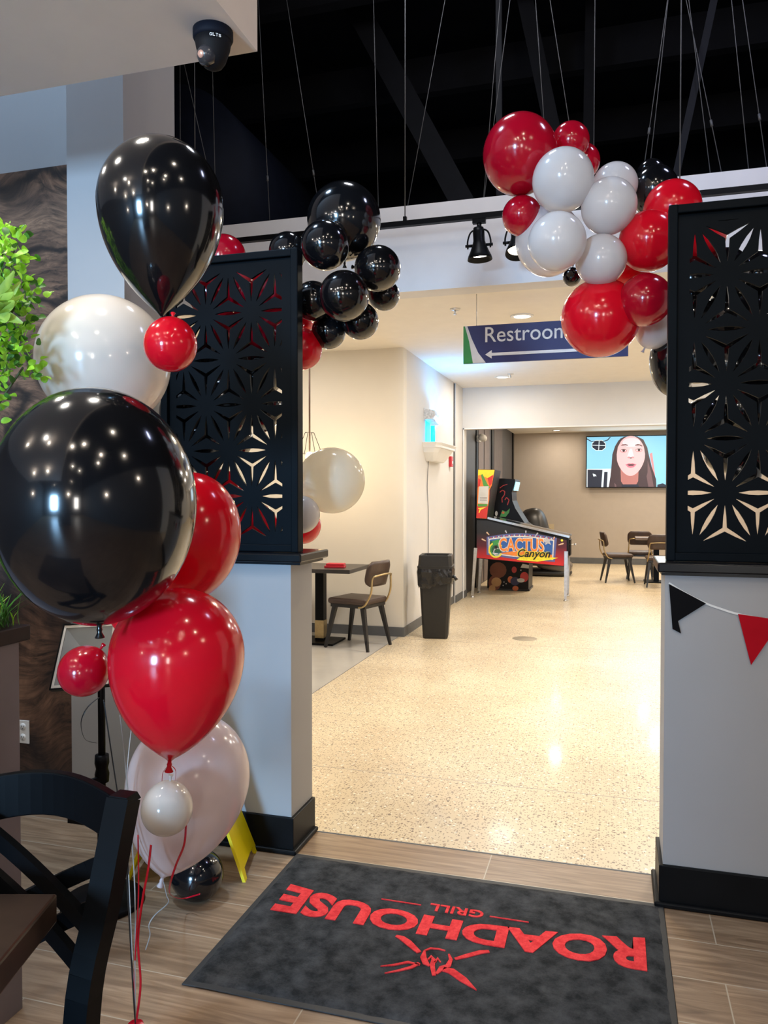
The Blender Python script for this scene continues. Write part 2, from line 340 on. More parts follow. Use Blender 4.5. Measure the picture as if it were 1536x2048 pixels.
# back wall of the dining room with two window openings
WN = [(-2.9, -1.7), (1.6, 2.4)]
xs = [-4.5, -2.9, -1.7, 1.6, 2.4, 3.2]
for k in (0, 2, 4): sbox('wall_back', (xs[k], -9.1, 0), (xs[k+1], -9, 6.5), m_dine)
for x0, x1 in WN: sbox('wall_back', (x0, -9.1, 0), (x1, -9, .8), m_dine); sbox('wall_back', (x0, -9.1, 2.6), (x1, -9, 6.5), m_dine)
for i, (x0, x1) in enumerate(WN):
    t = struct(MB().box((x0, -9.06, .8), (x1, -9.04, 2.6)).build('window_%d' % (i+1), emis('daylight_pane', (.45, .72, 1), 1.6)))
    fr = MB()
    for x in (x0, (x0+x1)/2, x1): fr.box((x-.03, -9.03, .8), (x+.03, -9.0, 2.6))
    for z in (.8, 1.7, 2.6): fr.box((x0, -9.03, z-.03), (x1, -9.0, z+.03))
    fr.build('window_frame', m_satin, t)
sbox('wall_light_block', (-1.35, -4.1, 0), (-.1, -3.9, 6.5), m_dine)  # unseen wall added to keep blue window light off the right half wall
# left side: recessed mural wall, column, half walls
sbox('wall_mural', (-4.5, 3.3, 0), (-2.2, 3.42, 6.5), m_grey)
sbox('wall_column', (-2.37, 3.0, 0), (-2.075, 3.42, 6.5), m_grey)
sbox('wall_left_partition', (-2.075, 3.0, 0), (-1.285, 3.235, 1.215), m_grey)
sbox('wall_right_partition', (.183, 3.0, 0), (1.5, 3.235, 1.215), m_grey)
def skirt(name, x0, x1, y0, y1, h=.15):
    b = MB().box((x0-.014, y0-.014, 0), (x1+.014, y1+.002, h)).box((x0-.03, y0-.03, 0), (x1+.03, y1+.002, .02), bev=.006)
    return struct(b.build(name, m_satin, bevel=.003))
skirt('baseboard_left_partition', -2.075, -1.285, 3.0, 3.235)
skirt('baseboard_right_partition', .183, 1.5, 3.0, 3.235)
struct(MB().box((-2.385, 2.985, 0), (-2.09, 3.3, .15)).build('baseboard_column', m_satin))
# mural sheet on the recessed wall
tag(MB().box((-4.45, 3.286, .05), (-2.375, 3.299, 3.13)).build('wood_mural', m_mural), 'dark brown swirling wood grain mural panel on the recessed left wall', 'mural')
# corridor and booth corner
sbox('wall_booth', (-4.5, 7.95, 0), (-2.12, 8.08, 3.05), m_cream)
sbox('wall_corridor_left', (-2.24, 8.08, 0), (-2.12, 10.63, 3.05), m_wall)
sbox('wall_corridor_left', (-2.24, 10.68, 0), (-2.10, 11.2, 3.05), m_wall)
sbox('trim_5', (-2.2, 10.63, 0), (-2.115, 10.68, 3.04), m_satin)
sbox('wall_header', (-2.24, 11.2, 2.457), (3.2, 11.4, 3.05), m_wall)
sbox('wall_jamb', (-2.24, 11.2, 0), (-2.08, 11.4, 2.457), m_wall)
sbox('trim_6', (-2.09, 11.185, 0), (-2.075, 11.2, 2.47), m_white)
sbox('trim_7', (-2.09, 11.185, 2.450), (3.2, 11.2, 2.466), m_white)
for a, b in [((-4.5, 7.938, 0), (-2.108, 7.95, .1)), ((-2.12, 7.95, 0), (-2.108, 10.63, .1)), ((-2.10, 10.68, 0), (-2.088, 11.188, .1)), ((-2.09, 11.188, 0), (-2.068, 11.41, .1)), ((-2.12, 17.588, 0), (3.2, 17.6, .13))]:
    sbox('baseboard_corridor', a, b, m_gbase)
sbox('wall_far_left', (-2.24, 11.4, 0), (-2.13, 17.6, 2.87), m_char)
for y in (12.5, 14.15, 17.2): sbox('trim_8', (-2.13, y, .0), (-2.115, y+.16, 2.86), m_satin)
m_slat = mat('grey_taupe_panel', (.16, .13, .125), .6)
for y0, y1 in ((12.75, 13.25), (13.35, 13.95), (14.5, 15.6)): sbox('trim_9', (-2.13, y0, .02), (-2.122, y1, 2.86), m_slat)
sbox('wall_far', (-2.24, 17.6, 0), (3.2, 17.7, 2.97), m_taupe)

# black steel of the open ceiling
def beam(pts, r, label, y0, name='ceiling_beam'):
    p = atY(*pts[0], y0); q = atY(*pts[1], y0); d = p-q; top = q+d*((6.5-q.z)/d.z)
    q = q if pts[1][1] < 330 or len(pts) > 2 else q
    struct(MB().bar(q, top, r, r).build(name, m_beam))
beam([(705, 0), (960, 470)], .22, '', 7.5, 'ceiling_beam'); beam([(1050, 0), (1120, 330)], .14, '', 7.5); beam([(1182, 0), (1175, 380)], .10, '', 8)
beam([(1428, 0), (1350, 360)], .05, '', 5.95); beam([(998, 0), (999, 392)], .045, '', 6.1)
for y in (6.8, 8.6, 10.4):
    struct(MB().box((-4.5, y, 6.0), (3.2, y+.12, 6.4)).build('ceiling_beam', m_beam))
# round dark duct end left
struct(MB().lathe([(0, 0), (.82, 0), (.82, 2.2), (0, 2.2)], n=48, M=Matrix.Rotation(-PI/2, 4, 'X')).xf(Matrix.Translation(atY(330, 350, 6.4))).build('ceiling_duct', m_navy))

# ------------------------------------------------------------------ pillar tops and fretwork screens
def ledge(x0, x1, label, end):
    t = MB().box((x0, 2.955, 1.222), (x1, 3.28, 1.258), bev=.006).box((x0+.015, 2.985, 1.21), (x1-.015, 3.25, 1.2235)).build('ledge', m_black)
    return tag(t, label, 'ledge')
ledge(-2.07, -1.222, 'black lacquered ledge capping the half wall under the left screen', 0)
ledge(.155, 1.5, 'black lacquered ledge capping the half wall above the bunting', 1)
def clip(poly, x0, x1, z0, z1):
    for ax, lim, sg in ((0, x0, 1), (0, x1, -1), (1, z0, 1), (1, z1, -1)):
        out = []
        for i in range(len(poly)):
            p, q = poly[i-1], poly[i]; ip = (p[ax]-lim)*sg >= 0; iq = (q[ax]-lim)*sg >= 0
            if ip != iq:
                t = (lim-p[ax])/(q[ax]-p[ax]); out.append((p[0]+(q[0]-p[0])*t, p[1]+(q[1]-p[1])*t))
            if iq: out.append(q)
        poly = out
        if len(poly) < 3: return []
    return poly
def fret_panel(cx, cz, X0, X1, Z0, Z1, cx0, cx1, cz0, cz1, y, th):
    """a sheet with star and trefoil slots cut right through"""
    a, b = .217, .1965; holes = []
    L = {}
    for r in range(-8, 9):
        for c in range(-8, 9): L[(r, c)] = (cx+c*a+(r % 2)*a/2, cz+r*b)
    def nb(r, c): return [(r, c+1), (r+1, c+(r % 2)), (r+1, c-1+(r % 2))]
    for (r, c), p in L.items():
        for q in nb(r, c):
            if q in L:
                q = L[q]; d = (q[0]-p[0], q[1]-p[1]); n = (-d[1], d[0]); ln = math.hypot(*d); w_ = .0083/ln
                holes.append([(p[0]+d[0]*t+n[0]*s, p[1]+d[1]*t+n[1]*s) for t, s in ((.205, 0), (.36, w_*.8), (.5, w_), (.64, w_*.8), (.795, 0), (.64, -w_*.8), (.5, -w_), (.36, -w_*.8))])
        for tri in ([(r, c), nb(r, c)[0], nb(r, c)[1]], [(r, c), nb(r, c)[1], nb(r, c)[2]]):
            if all(k in L for k in tri):
                P = [L[k] for k in tri]; g = (sum(p[0] for p in P)/3, sum(p[1] for p in P)/3); poly = []
                for i in range(3):
                    v = P[i]; d = (v[0]-g[0], v[1]-g[1]); n = (-d[1], d[0]); ln = math.hypot(*d); w_ = .0062/ln
                    nx = P[(i+1) % 3]; m = ((v[0]+nx[0])/2-g[0], (v[1]+nx[1])/2-g[1]); ml = math.hypot(*m)
                    poly += [(g[0]+d[0]*.35-n[0]*w_*.9, g[1]+d[1]*.35-n[1]*w_*.9), (g[0]+d[0]*.66-n[0]*w_*.1, g[1]+d[1]*.66-n[1]*w_*.1),
                             (g[0]+d[0]*.66+n[0]*w_*.1, g[1]+d[1]*.66+n[1]*w_*.1), (g[0]+d[0]*.35+n[0]*w_*.9, g[1]+d[1]*.35+n[1]*w_*.9),
                             (g[0]+m[0]/ml*.009, g[1]+m[1]/ml*.009)]
                holes.append(poly)
    cu = bpy.data.curves.new('fret', 'CURVE'); cu.dimensions = '2D'; cu.fill_mode = 'BOTH'; cu.extrude = th/2
    def sp(poly):
        s = cu.splines.new('POLY'); s.points.add(len(poly)-1); s.use_cyclic_u = True
        for pt, p in zip(s.points, poly): pt.co = (p[0], p[1], 0, 1)
    sp([(X0, Z0), (X1, Z0), (X1, Z1), (X0, Z1)])
    for h in holes:
        h = clip(h, cx0, cx1, cz0, cz1)
        if len(h) >= 3:
            ar = abs(sum(h[i-1][0]*h[i][1]-h[i][0]*h[i-1][1] for i in range(len(h))))/2
            if ar > 1e-5: sp(h)
    o = bpy.data.objects.new('t', cu); C.objects.link(o); bpy.context.view_layer.update()
    me = bpy.data.meshes.new_from_object(o.evaluated_get(bpy.context.evaluated_depsgraph_get()))
    V = [(v.co.x, y-v.co.z, v.co.y) for v in me.vertices]; F = [list(p.vertices) for p in me.polygons]
    bpy.data.objects.remove(o); bpy.data.meshes.remove(me)
    return MB().add(V, F)
def screen(X0, X1, Z0, Z1, cx, cz, c, label, n):
    t = thing('fretwork_screen', label, 'screen', ((X0+X1)/2, 3.05, 1.26))
    O = Matrix.Translation((-(X0+X1)/2, -3.05, -1.26))
    fw = .032
    fret_panel(cx, cz, X0+fw*.8, X1-fw*.8, Z0+fw*.8, Z1-fw*.8, *c, 3.052, .012).xf(O).build('fret_panel', m_scr, t)
    f = MB()
    f.box((X0, 3.022, Z0), (X0+fw, 3.082, Z1), bev=.004).box((X1-fw, 3.022, Z0), (X1, 3.082, Z1), bev=.004)
    f.box((X0+fw-.003, 3.023, Z1-fw), (X1-fw+.003, 3.081, Z1-.0005), bev=.004).box((X0+fw-.003, 3.023, Z0+.0005), (X1-fw+.003, 3.081, Z0+fw), bev=.004)
    f.xf(O).build('frame', m_scr, t)
    return t
screen(-1.912, -1.262, 1.259, 2.527, -1.484, 1.495, (-1.847, -1.343, 1.325, 2.455), 'black fretwork screen standing on the left half wall, beside the black balloons', 0)
screen(.188, .838, 1.259, 2.55, .388, 1.508, (.262, .765, 1.326, 2.485), 'black fretwork screen standing on the right half wall above the bunting', 1)

# ------------------------------------------------------------------ camera dome
p = Vector((-1.168, 2.145, 2.9)); t = thing('security_camera', 'small black dome security camera fixed under the white soffit', 'security camera', p)
MB().lathe([(0, 0), (.060, 0), (.060, -.022), (.056, -.030), (0, -.030)]).build('mounting_ring', m_navy, t)
hd = MB().lathe([(0, -.028), (.055, -.028), (.050, -.055), (.043, -.075), (.038, -.09), (.028, -.105), (.015, -.113), (0, -.115)]).build('housing', m_beam, t)
mk = MB(); 
for i, ch in enumerate('GLTS'):
    a = math.atan2(-p.y, -p.x)-.12+.16*i; Mx = Matrix.Translation((.0565*math.cos(a), .0565*math.sin(a), -.040)) @ Matrix.Rotation(a+PI/2, 4, 'Z') @ FACE_CAM
    text_on(mk, ch, .007, .009, Mx, depth=.001, bold=.02)
mk.build('lettering', m_white, hd)
a = math.atan2(-p.y, -p.x)-.75; c = Vector((.026*math.cos(a), .026*math.sin(a), -.085))
ey = MB().lathe([(0, .03), (.012, .028), (.024, .02), (.03, .006), (.03, -.006), (.022, -.022), (0, -.03)], c=c).build('eyeball', mat('dark_smoked_shell', (.03, .03, .035), .15), t)
d = Vector((math.cos(a), math.sin(a), -.25)).normalized()
MB().lathe([(0, .031), (.009, .031), (.012, .026), (.012, .02)], c=c, M=d.to_track_quat('Z', 'Y').to_matrix().to_4x4()).build('glass_lens', mat('copper_tinted_glass', (.5, .3, .24), .1, .3), ey)

# ------------------------------------------------------------------ balloons
MATS = {'r': m_red, 'd': m_redd, 'k': m_blk, 'w': m_wht, 'c': m_crm, 'g': m_glow, 'p': m_pink}
def balloon(label, group, u, v, rp, d, col, top=1.05, low=1.12, round_=.95, tail=(0, -1, 0), mats=None, depth=None, n=48):
    c = atD(u, v, d); R = rp*d/FPX
    prof = []
    for i in range(19): a = PI/2*i/18; prof.append((R*math.sin(a), R*top*math.cos(a)))
    for i in range(1, 19):
        a = PI/2*i/18; r = R*math.cos(a)
        prof.append((max(r, R*.012), -R*low*(round_*math.sin(a)+(1-round_)*a/(PI/2))))
    prof[0] = (0, R*top); zt = -R*low
    prof[-1] = (R*.03, zt)
    m = MATS[col]
    o = MB().lathe(prof+[(0, zt-.001)], n=n).build('balloon', m)
    k = min(max(R*.10, .005), .011)
    MB().lathe([(R*.03, zt+.004), (k*.45, zt-k*.4), (k*.6, zt-k*.8), (k*.45, zt-k*1.3), (k, zt-k*2.4), (k*.9, zt-k*2.5), (0, zt-k*1.6)], n=12).build('knot', m, o)
    tv = (RT*tail[0]+UP*tail[1]+FW*tail[2]).normalized()
    o.location = c; o.rotation_mode = 'QUATERNION'; o.rotation_quaternion = (-tv).to_track_quat('Z', 'Y')
    tag(o, label, 'balloon', group); return c+tv*(R*low)
G1 = 'balloon bouquet by the left half wall'
balloon('upper black teardrop balloon, highest of the bouquet, in front of the column', G1, 322, 410, 122, 2.0, 'k', 1.06, 1.80, .35)
balloon('large pearl white balloon between the two big black balloons', G1, 208, 722, 129, 2.32, 'c', 1.0, 1.05, .9, (.35, -1, 0))
balloon('small red balloon tied just under the tip of the top black balloon', G1, 341, 690, 52, 1.9, 'r', 1.03, 1.12, .9, (0, 1, .3))
balloon('giant black balloon, biggest in the photo, over the planter', G1, 192, 1008, 197, 1.72, 'k', 1.18, 1.24, .93, (.02, -1, 0))
balloon('large red balloon half hidden behind the giant black balloon', G1, 372, 1075, 108, 2.2, 'r', 1.22, 1.3, .8, (-.2, -1, 0))
balloon('big red teardrop balloon hanging below the giant black one', G1, 355, 1312, 133, 1.9, 'r', 1.03, 1.60, .45, (-.08, -1, 0))
balloon('small red balloon in front of the sign stand, tail upward', G1, 168, 1342, 50, 1.95, 'd', 1.03, 1.1, .75, (.6, .8, 0))
balloon('long pale pearl balloon drooping behind the small white balloon', G1, 377, 1560, 121, 2.25, 'p', 1.1, 1.70, .42, (-.27, -1, 0))
balloon('small white balloon under the knot of the red teardrop balloon', G1, 334, 1618, 51, 1.98, 'c', 1.03, 1.13, .9, (.12, 1, 0))
balloon('small black balloon lying on the wood tile floor by the yellow sign', G1, 397, 1750, 50, 2.88, 'k', 1.0, 1.2, .75, (-1, .1, 0))
balloon('pinkish red balloon peeking out between giant black and red teardrop balloons', G1, 262, 1225, 42, 2.12, 'r', tail=(0, -1, 0))
G2 = 'black and red balloon garland around the left screen'
for a in [
    ('largest black garland balloon, at the top of the left cluster', 688, 440, 73, 3.55, 'k', 1, (0, -1, .3)),
    ('black balloon in front of the largest one, upper middle of the left cluster', 650, 490, 48, 3.4, 'k', 1, (.3, -.5, 1)),
    ('black balloon at the right edge of the left cluster', 756, 537, 45, 3.5, 'k', 1, (-1, .2, .5)),
    ('black balloon just above the top corner of the left screen', 576, 503, 38, 3.6, 'k', 1, (0, -1, .5)),
    ('roundest front black balloon low in the left cluster', 688, 592, 50, 3.38, 'k', 1, (0, .4, 1)),
    ('black balloon tucked against the left screen edge', 626, 602, 39, 3.5, 'k', 1, (.4, .3, 1)),
    ('black balloon behind and below the right edge one of the left cluster', 768, 590, 31, 3.7, 'k', 1, (-1, .2, 0)),
    ('black balloon lower right of the left cluster, above the cream wall', 720, 642, 37, 3.55, 'k', 1, (-.6, .8, .3)),
    ('lowest black balloon of the left cluster', 657, 664, 34, 3.6, 'k', 1, (0, 1, .3)),
    ('red balloon peeking above the left screen beside the black teardrop', 448, 514, 44, 3.75, 'd', 1, (0, -1, .5)),
    ('red balloon under the black cluster, touching the left screen', 604, 699, 40, 3.6, 'r', 1, (0, 1, .2)),
    ('narrow red balloon between the black cluster and the lower red one', 602, 645, 24, 3.7, 'r', 1, (0, 1, 0)),
    ('big white balloon glowing in front of the cream wall above the table', 664, 961, 66, 3.72, 'g', 1, (-1, 0, .4)),
    ('pearl white balloon at the lower right edge of the left screen', 602, 1029, 38, 3.55, 'w', 1, (-1, -.3, .4)),
    ('red balloon behind the pearl one at the lower edge of the left screen', 605, 1051, 37, 3.8, 'r', 1, (-1, 0, .4)),
    ('red balloon beside the end of the left ledge', 593, 1142, 30, 3.65, 'r', 1.35, (0, -1, .1)),
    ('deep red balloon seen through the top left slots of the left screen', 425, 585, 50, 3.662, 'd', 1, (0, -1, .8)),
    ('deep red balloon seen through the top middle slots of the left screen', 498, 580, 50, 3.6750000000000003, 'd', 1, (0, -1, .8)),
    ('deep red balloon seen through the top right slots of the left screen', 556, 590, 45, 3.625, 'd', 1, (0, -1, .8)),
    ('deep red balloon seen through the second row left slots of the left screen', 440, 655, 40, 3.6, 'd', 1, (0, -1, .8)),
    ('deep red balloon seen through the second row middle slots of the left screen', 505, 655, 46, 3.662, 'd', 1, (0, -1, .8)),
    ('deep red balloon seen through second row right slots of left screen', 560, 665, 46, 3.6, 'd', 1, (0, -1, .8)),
    ('black balloon behind the left screen, below the small red bouquet balloon', 395, 735, 58, 3.662, 'k', 1, (0, -1, .8)),
    ('black balloon seen through the upper central slots of the left screen', 465, 725, 56, 3.662, 'k', 1, (0, -1, .8)),
    ('black balloon seen through the right of centre slots of the left screen', 525, 745, 44, 3.662, 'k', 1, (0, -1, .8)),
    ('black balloon seen through the left central slots of the left screen', 375, 825, 55, 3.662, 'k', 1, (0, -1, .8)),
    ('black balloon seen through the central slots of the left screen', 450, 810, 62, 3.6, 'k', 1, (0, -1, .8)),
    ('black balloon seen through the middle right slots of the left screen', 525, 815, 42, 3.662, 'k', 1, (0, -1, .8)),
    ('black balloon seen through the lower left slots of the left screen', 400, 895, 48, 3.6, 'k', 1, (0, -1, .8)),
    ('black balloon seen through the lower central slots of the left screen', 468, 878, 38, 3.6750000000000003, 'k', 1, (0, -1, .8)),
    ('bright red balloon seen through the bottom left slots of the left screen', 440, 990, 52, 3.6, 'r', 1, (0, -1, .8)),
    ('bright red balloon seen through the lowest star of the left screen', 505, 1055, 52, 3.662, 'r', 1, (0, -1, .8)),
]:
    balloon(a[0], G2, a[1], a[2], a[3], a[4], a[5], a[6], a[6]*1.08, .95, a[7])
G3 = 'red, white and black balloon garland arching over the right screen'
for a in [
    ('biggest dark red balloon at the top left end of the arch', 1040, 308, 73, 3.4, 'd', 1.05, (.1, -.9, 1)),
    ('dark red balloon right of the biggest one, highest at the wires', 1141, 283, 37, 3.5, 'd', 1.02, (0, -1, .5)),
    ('small dark red balloon between the white balloon and the wires', 1164, 323, 35, 3.6, 'd', 1.0, (0, -1, .5)),
    ('white balloon over the dark sky of the ceiling, right of the biggest red', 1126, 360, 60, 3.22, 'w', 1.03, (.1, -.5, 1)),
    ('white balloon high on the right, behind another white balloon', 1230, 370, 44, 3.45, 'w', .98, (0, -.6, 1)),
    ('white balloon in the middle of the white cluster, centre right', 1218, 412, 54, 3.22, 'w', 1.03, (0, -.3, 1)),
    ('red balloon below the biggest dark red one', 1044, 432, 39, 3.45, 'd', 1.18, (.3, .2, 1)),
    ('wide white balloon at the lower left of the arch, above the restroom sign', 1097, 481, 65, 3.5, 'w', 1.1, (.3, -.6, 1)),
    ('white balloon in front of the wide white balloon', 1114, 483, 57, 3.15, 'w', 1.0, (.2, .2, 1)),
    ('white balloon lowest in the white cluster, above the bright red one', 1202, 520, 50, 3.25, 'w', 1.03, (.2, .2, 1)),
    ('small black balloon highest on the right side of the arch', 1302, 346, 27, 3.65, 'k', 1, (0, -1, .5)),
    ('black balloon between white and red balloons on the right', 1309, 381, 46, 3.5, 'k', 1.05, (0, -1, .5)),
    ('red balloon just above the corner of the right screen', 1345, 418, 56, 3.35, 'r', 1.0, (0, -1, .5)),
    ('red balloon beside the top of the right screen frame', 1298, 482, 59, 3.25, 'r', 1.03, (.2, 0, 1)),
    ('dark gap filling red balloon behind the two beside the right screen', 1258, 535, 42, 3.6, 'r', 1, (.2, 0, 1)),
    ('deeper red balloon beside the middle of the right screen frame', 1290, 600, 52, 3.22, 'd', 1.0, (.2, 0, 1)),
    ('biggest bright red balloon in front of the restroom sign', 1201, 636, 77, 3.35, 'r', .99, (.3, .5, 1)),
    ('pale pearl balloon low beside the right screen', 1312, 655, 38, 3.45, 'w', 1.1, (-.5, -1, .2)),
    ('black balloon at the lower end of the arch, partly behind the right screen', 1346, 725, 45, 3.5, 'k', 1.45, (.1, -1, .1)),
    ('tiny visible black balloon under the wide white balloon', 1144, 554, 18, 3.7, 'k', 1, (.1, 1, .1)),
    ('red balloon seen through the top star of the right screen', 1400, 470, 50, 3.5, 'r', 1, (0, -1, .8)),
    ('black balloon seen through the slots under the top left red star of the right screen', 1385, 560, 46, 3.512, 'k', 1, (0, -1, .8)),
    ('black balloon seen through the first row middle slots of the right screen', 1450, 545, 48, 3.45, 'k', 1, (0, -1, .8)),
    ('black balloon seen through the first row right slots of the right screen', 1515, 550, 46, 3.512, 'k', 1, (0, -1, .8)),
    ('black balloon seen through the second row left slots of the right screen', 1385, 640, 48, 3.512, 'k', 1, (0, -1, .8)),
    ('black balloon seen through the second row middle slots of the right screen', 1455, 640, 54, 3.512, 'k', 1, (0, -1, .8)),
    ('black balloon seen through the second row right slots of the right screen', 1530, 640, 52, 3.45, 'k', 1, (0, -1, .8)),
    ('black balloon seen through the third row left slots of the right screen', 1395, 715, 50, 3.512, 'k', 1, (0, -1, .8)),
    ('black balloon seen through the central slots of the right screen', 1465, 730, 56, 3.512, 'k', 1, (0, -1, .8)),
    ('black balloon seen through the third row right slots of the right screen', 1540, 735, 50, 3.45, 'k', 1, (0, -1, .8)),
    ('black balloon seen through the slots left of the middle star of the right screen', 1410, 840, 44, 3.45, 'k', 1, (0, -1, .8)),
    ('black balloon seen through the slots right of the middle star of the right screen', 1500, 820, 56, 3.45, 'k', 1, (0, -1, .8)),
    ('black balloon seen through the lower middle slots of the right screen', 1455, 900, 46, 3.512, 'k', 1, (0, -1, .8)),
    ('black balloon seen through the lower right slots of the right screen', 1530, 905, 44, 3.45, 'k', 1, (0, -1, .8)),
    ('black balloon behind the right screen just above its light bottom star', 1490, 945, 32, 3.45, 'k', 1, (0, -1, .8)),
]:
    balloon(a[0], G3, a[1], a[2], a[3], a[4], a[5], a[6], a[6]*1.06, .95, a[7])

# ribbons of the bouquet, all running to the weight below the frame
BW = Vector(atD(272, 2200, 2.05))
wgt = MB().lathe([(0, .09), (.02, .09), (.032, .05), (.045, .012), (.045, 0), (0, 0)]).build('balloon_weight', m_redd); wgt.location = (BW.x, BW.y, 0)
tag(wgt, 'small red foil weight holding the balloon ribbons on the floor', 'weight')
BW = Vector((BW.x, BW.y, .085))
def ribbon(pts, m, label, r=.0022, flat=.25):
    o = MB().tube(smooth(pts, 8), r, n=6, flat=flat).build('ribbon', m); tag(o, label, 'ribbon', 'balloon ribbons'); return o
def rb(px, d): return atD(px[0], px[1], d)
ribbon([rb((338, 1528), 1.9), rb((326, 1545), 1.9), rb((324, 1562), 1.9)], m_rrib, 'short red ribbon end left of the big red knot')
ribbon([rb((338, 1528), 1.9), rb((351, 1540), 1.9), rb((350, 1562), 1.95)], m_rrib, 'short red ribbon tying the small white balloon to the red knot')
ribbon([rb((372, 1650), 2.0), rb((368, 1690), 2.0), rb((352, 1730), 2.05), rb((340, 1770), 2.1), rb((342, 1790), 2.4), rb((365, 1797), 2.75), rb((400, 1788), 2.74)], m_rrib, 'red ribbon curving from the small white balloon onto the black floor balloon', .003)
ribbon([rb((302, 1690), 2.05), rb((296, 1740), 2.05), rb((285, 1800), 2.05), rb((276, 1880), 2.05), rb((281, 1970), 2.05), BW], m_rrib, 'brighter red ribbon hanging left of the pale pearl balloon', .0035)
ribbon([rb((276, 1670), 2.0), rb((277, 1790), 2.03), rb((271, 1900), 2.05), rb((268, 1990), 2.05), BW], m_rrib, 'red ribbon running beside the chair post')
ribbon([rb((207, 1400), 2.05), rb((222, 1500), 2.05), rb((248, 1680), 2.05), rb((256, 1800), 2.05), rb((264, 1940), 2.05), BW], m_brib, 'black ribbon slanting behind the chair post')
ribbon([rb((255, 1700), 2.1), rb((258, 1830), 2.1), rb((266, 1980), 2.05), BW], m_brib, 'straight black ribbon beside the red ones')
ribbon([rb((240, 1430), 2.1), rb((248, 1500), 2.1), rb((262, 1660), 2.1), rb((270, 1790), 2.08), rb((270, 1930), 2.05), BW], m_wrib, 'pale ribbon hanging from the white balloons')
ribbon([rb((263, 1455), 2.25), rb((256, 1520), 2.2), rb((252, 1600), 2.15), rb((258, 1760), 2.1), BW], m_wrib, 'thin grey ribbon along the left side of the pearl balloon', .0015)
ribbon([rb((326, 1760), 2.25), rb((333, 1790), 2.25), rb((336, 1806), 2.25), rb((310, 1830), 2.3), rb((298, 1850), 2.3), rb((300, 1870), 2.35), rb((291, 1900), 2.4)], m_wrib, 'curled clear ribbon trailing on the floor below the pearl balloon', .0018)
ribbon([rb((198, 1395), 2.35), rb((175, 1415), 2.3), rb((162, 1445), 2.3), rb((170, 1478), 2.35), rb((194, 1486), 2.4)], m_brib, 'black ribbon curled in a loop beside the sign stand pole', .0025)

# ------------------------------------------------------------------ sign stand with tilted panel
sp_ = Vector((-1.79, 2.43, 0)); t = thing('sign_stand', 'black pole sign stand with round base behind the chair', 'stand', sp_)
MB().lathe([(0, 0), (.145, 0), (.148, .01), (.14, .022), (.03, .034), (0, .034)], n=40).build('base', m_satin, t)
MB().tube([(0, 0, .03), (0, 0, .42)], .018, n=16).build('pole', m_satin, t)
MB().tube([(0, 0, .40), (0, 0, 1.04)], .013, n=16).build('upper_pole', m_satin, t)
cl = MB().lathe([(0, -.05), (.024, -.05), (.026, -.02), (.021, .0), (.026, .02), (.024, .05), (0, .05)], c=(0, 0, .50), n=18).build('clamp', m_satin, t)
MB().tube([(0, -.02, .47), tuple(-RT*.035+Vector((0, -.03, .46))), tuple(-RT*.075+Vector((0, -.03, .425)))], .007, n=8).build('lever', m_satin, cl)
MB().box((-.03, -.03, .93), (.03, .02, 1.03), bev=.008).build('bracket', m_satin, t)
q = [atD(130, 1250, 2.72)-sp_, atD(236, 1245, 2.72)-sp_, atD(222, 1372, 2.66)-sp_, atD(101, 1382, 2.62)-sp_]
def quadframe(q, s0, s1, th0, th1):
    c = sum(q, Vector())/4; nrm = (q[1]-q[0]).cross(q[3]-q[0]).normalized()
    a = [c+(p-c)*s0 for p in q]; b = [c+(p-c)*s1 for p in q]; vs = []
    for t_ in (th0, th1): vs += [p+nrm*t_ for p in a]+[p+nrm*t_ for p in b]
    fs = []
    for i in range(4):
        j = (i+1) % 4; fs += [(i, j, j+4, i+4), (i+8, i+12, j+12, j+8), (i, i+8, j+8, j), (i+4, j+4, j+12, i+12)]
    return MB().add(vs, fs), c, nrm
f, c, nr = quadframe(q, 1, .955, -.014, .014); pn = f.build('sign_panel', m_satin, t)
quadframe(q, .955, .87, -.012, .008)[0].build('cream_border', m_cream, pn, 'cream inner border')
b = [c+(p-c)*.87 for p in q]; MB().add([p+nr*-.01 for p in b]+[p+nr*.004 for p in b], [(0, 1, 2, 3), (7, 6, 5, 4), (0, 4, 5, 1), (1, 5, 6, 2), (2, 6, 7, 3), (3, 7, 4, 0)]).build('grey_backing', mat('grey_backing_board', (.26, .265, .25), .5), pn)

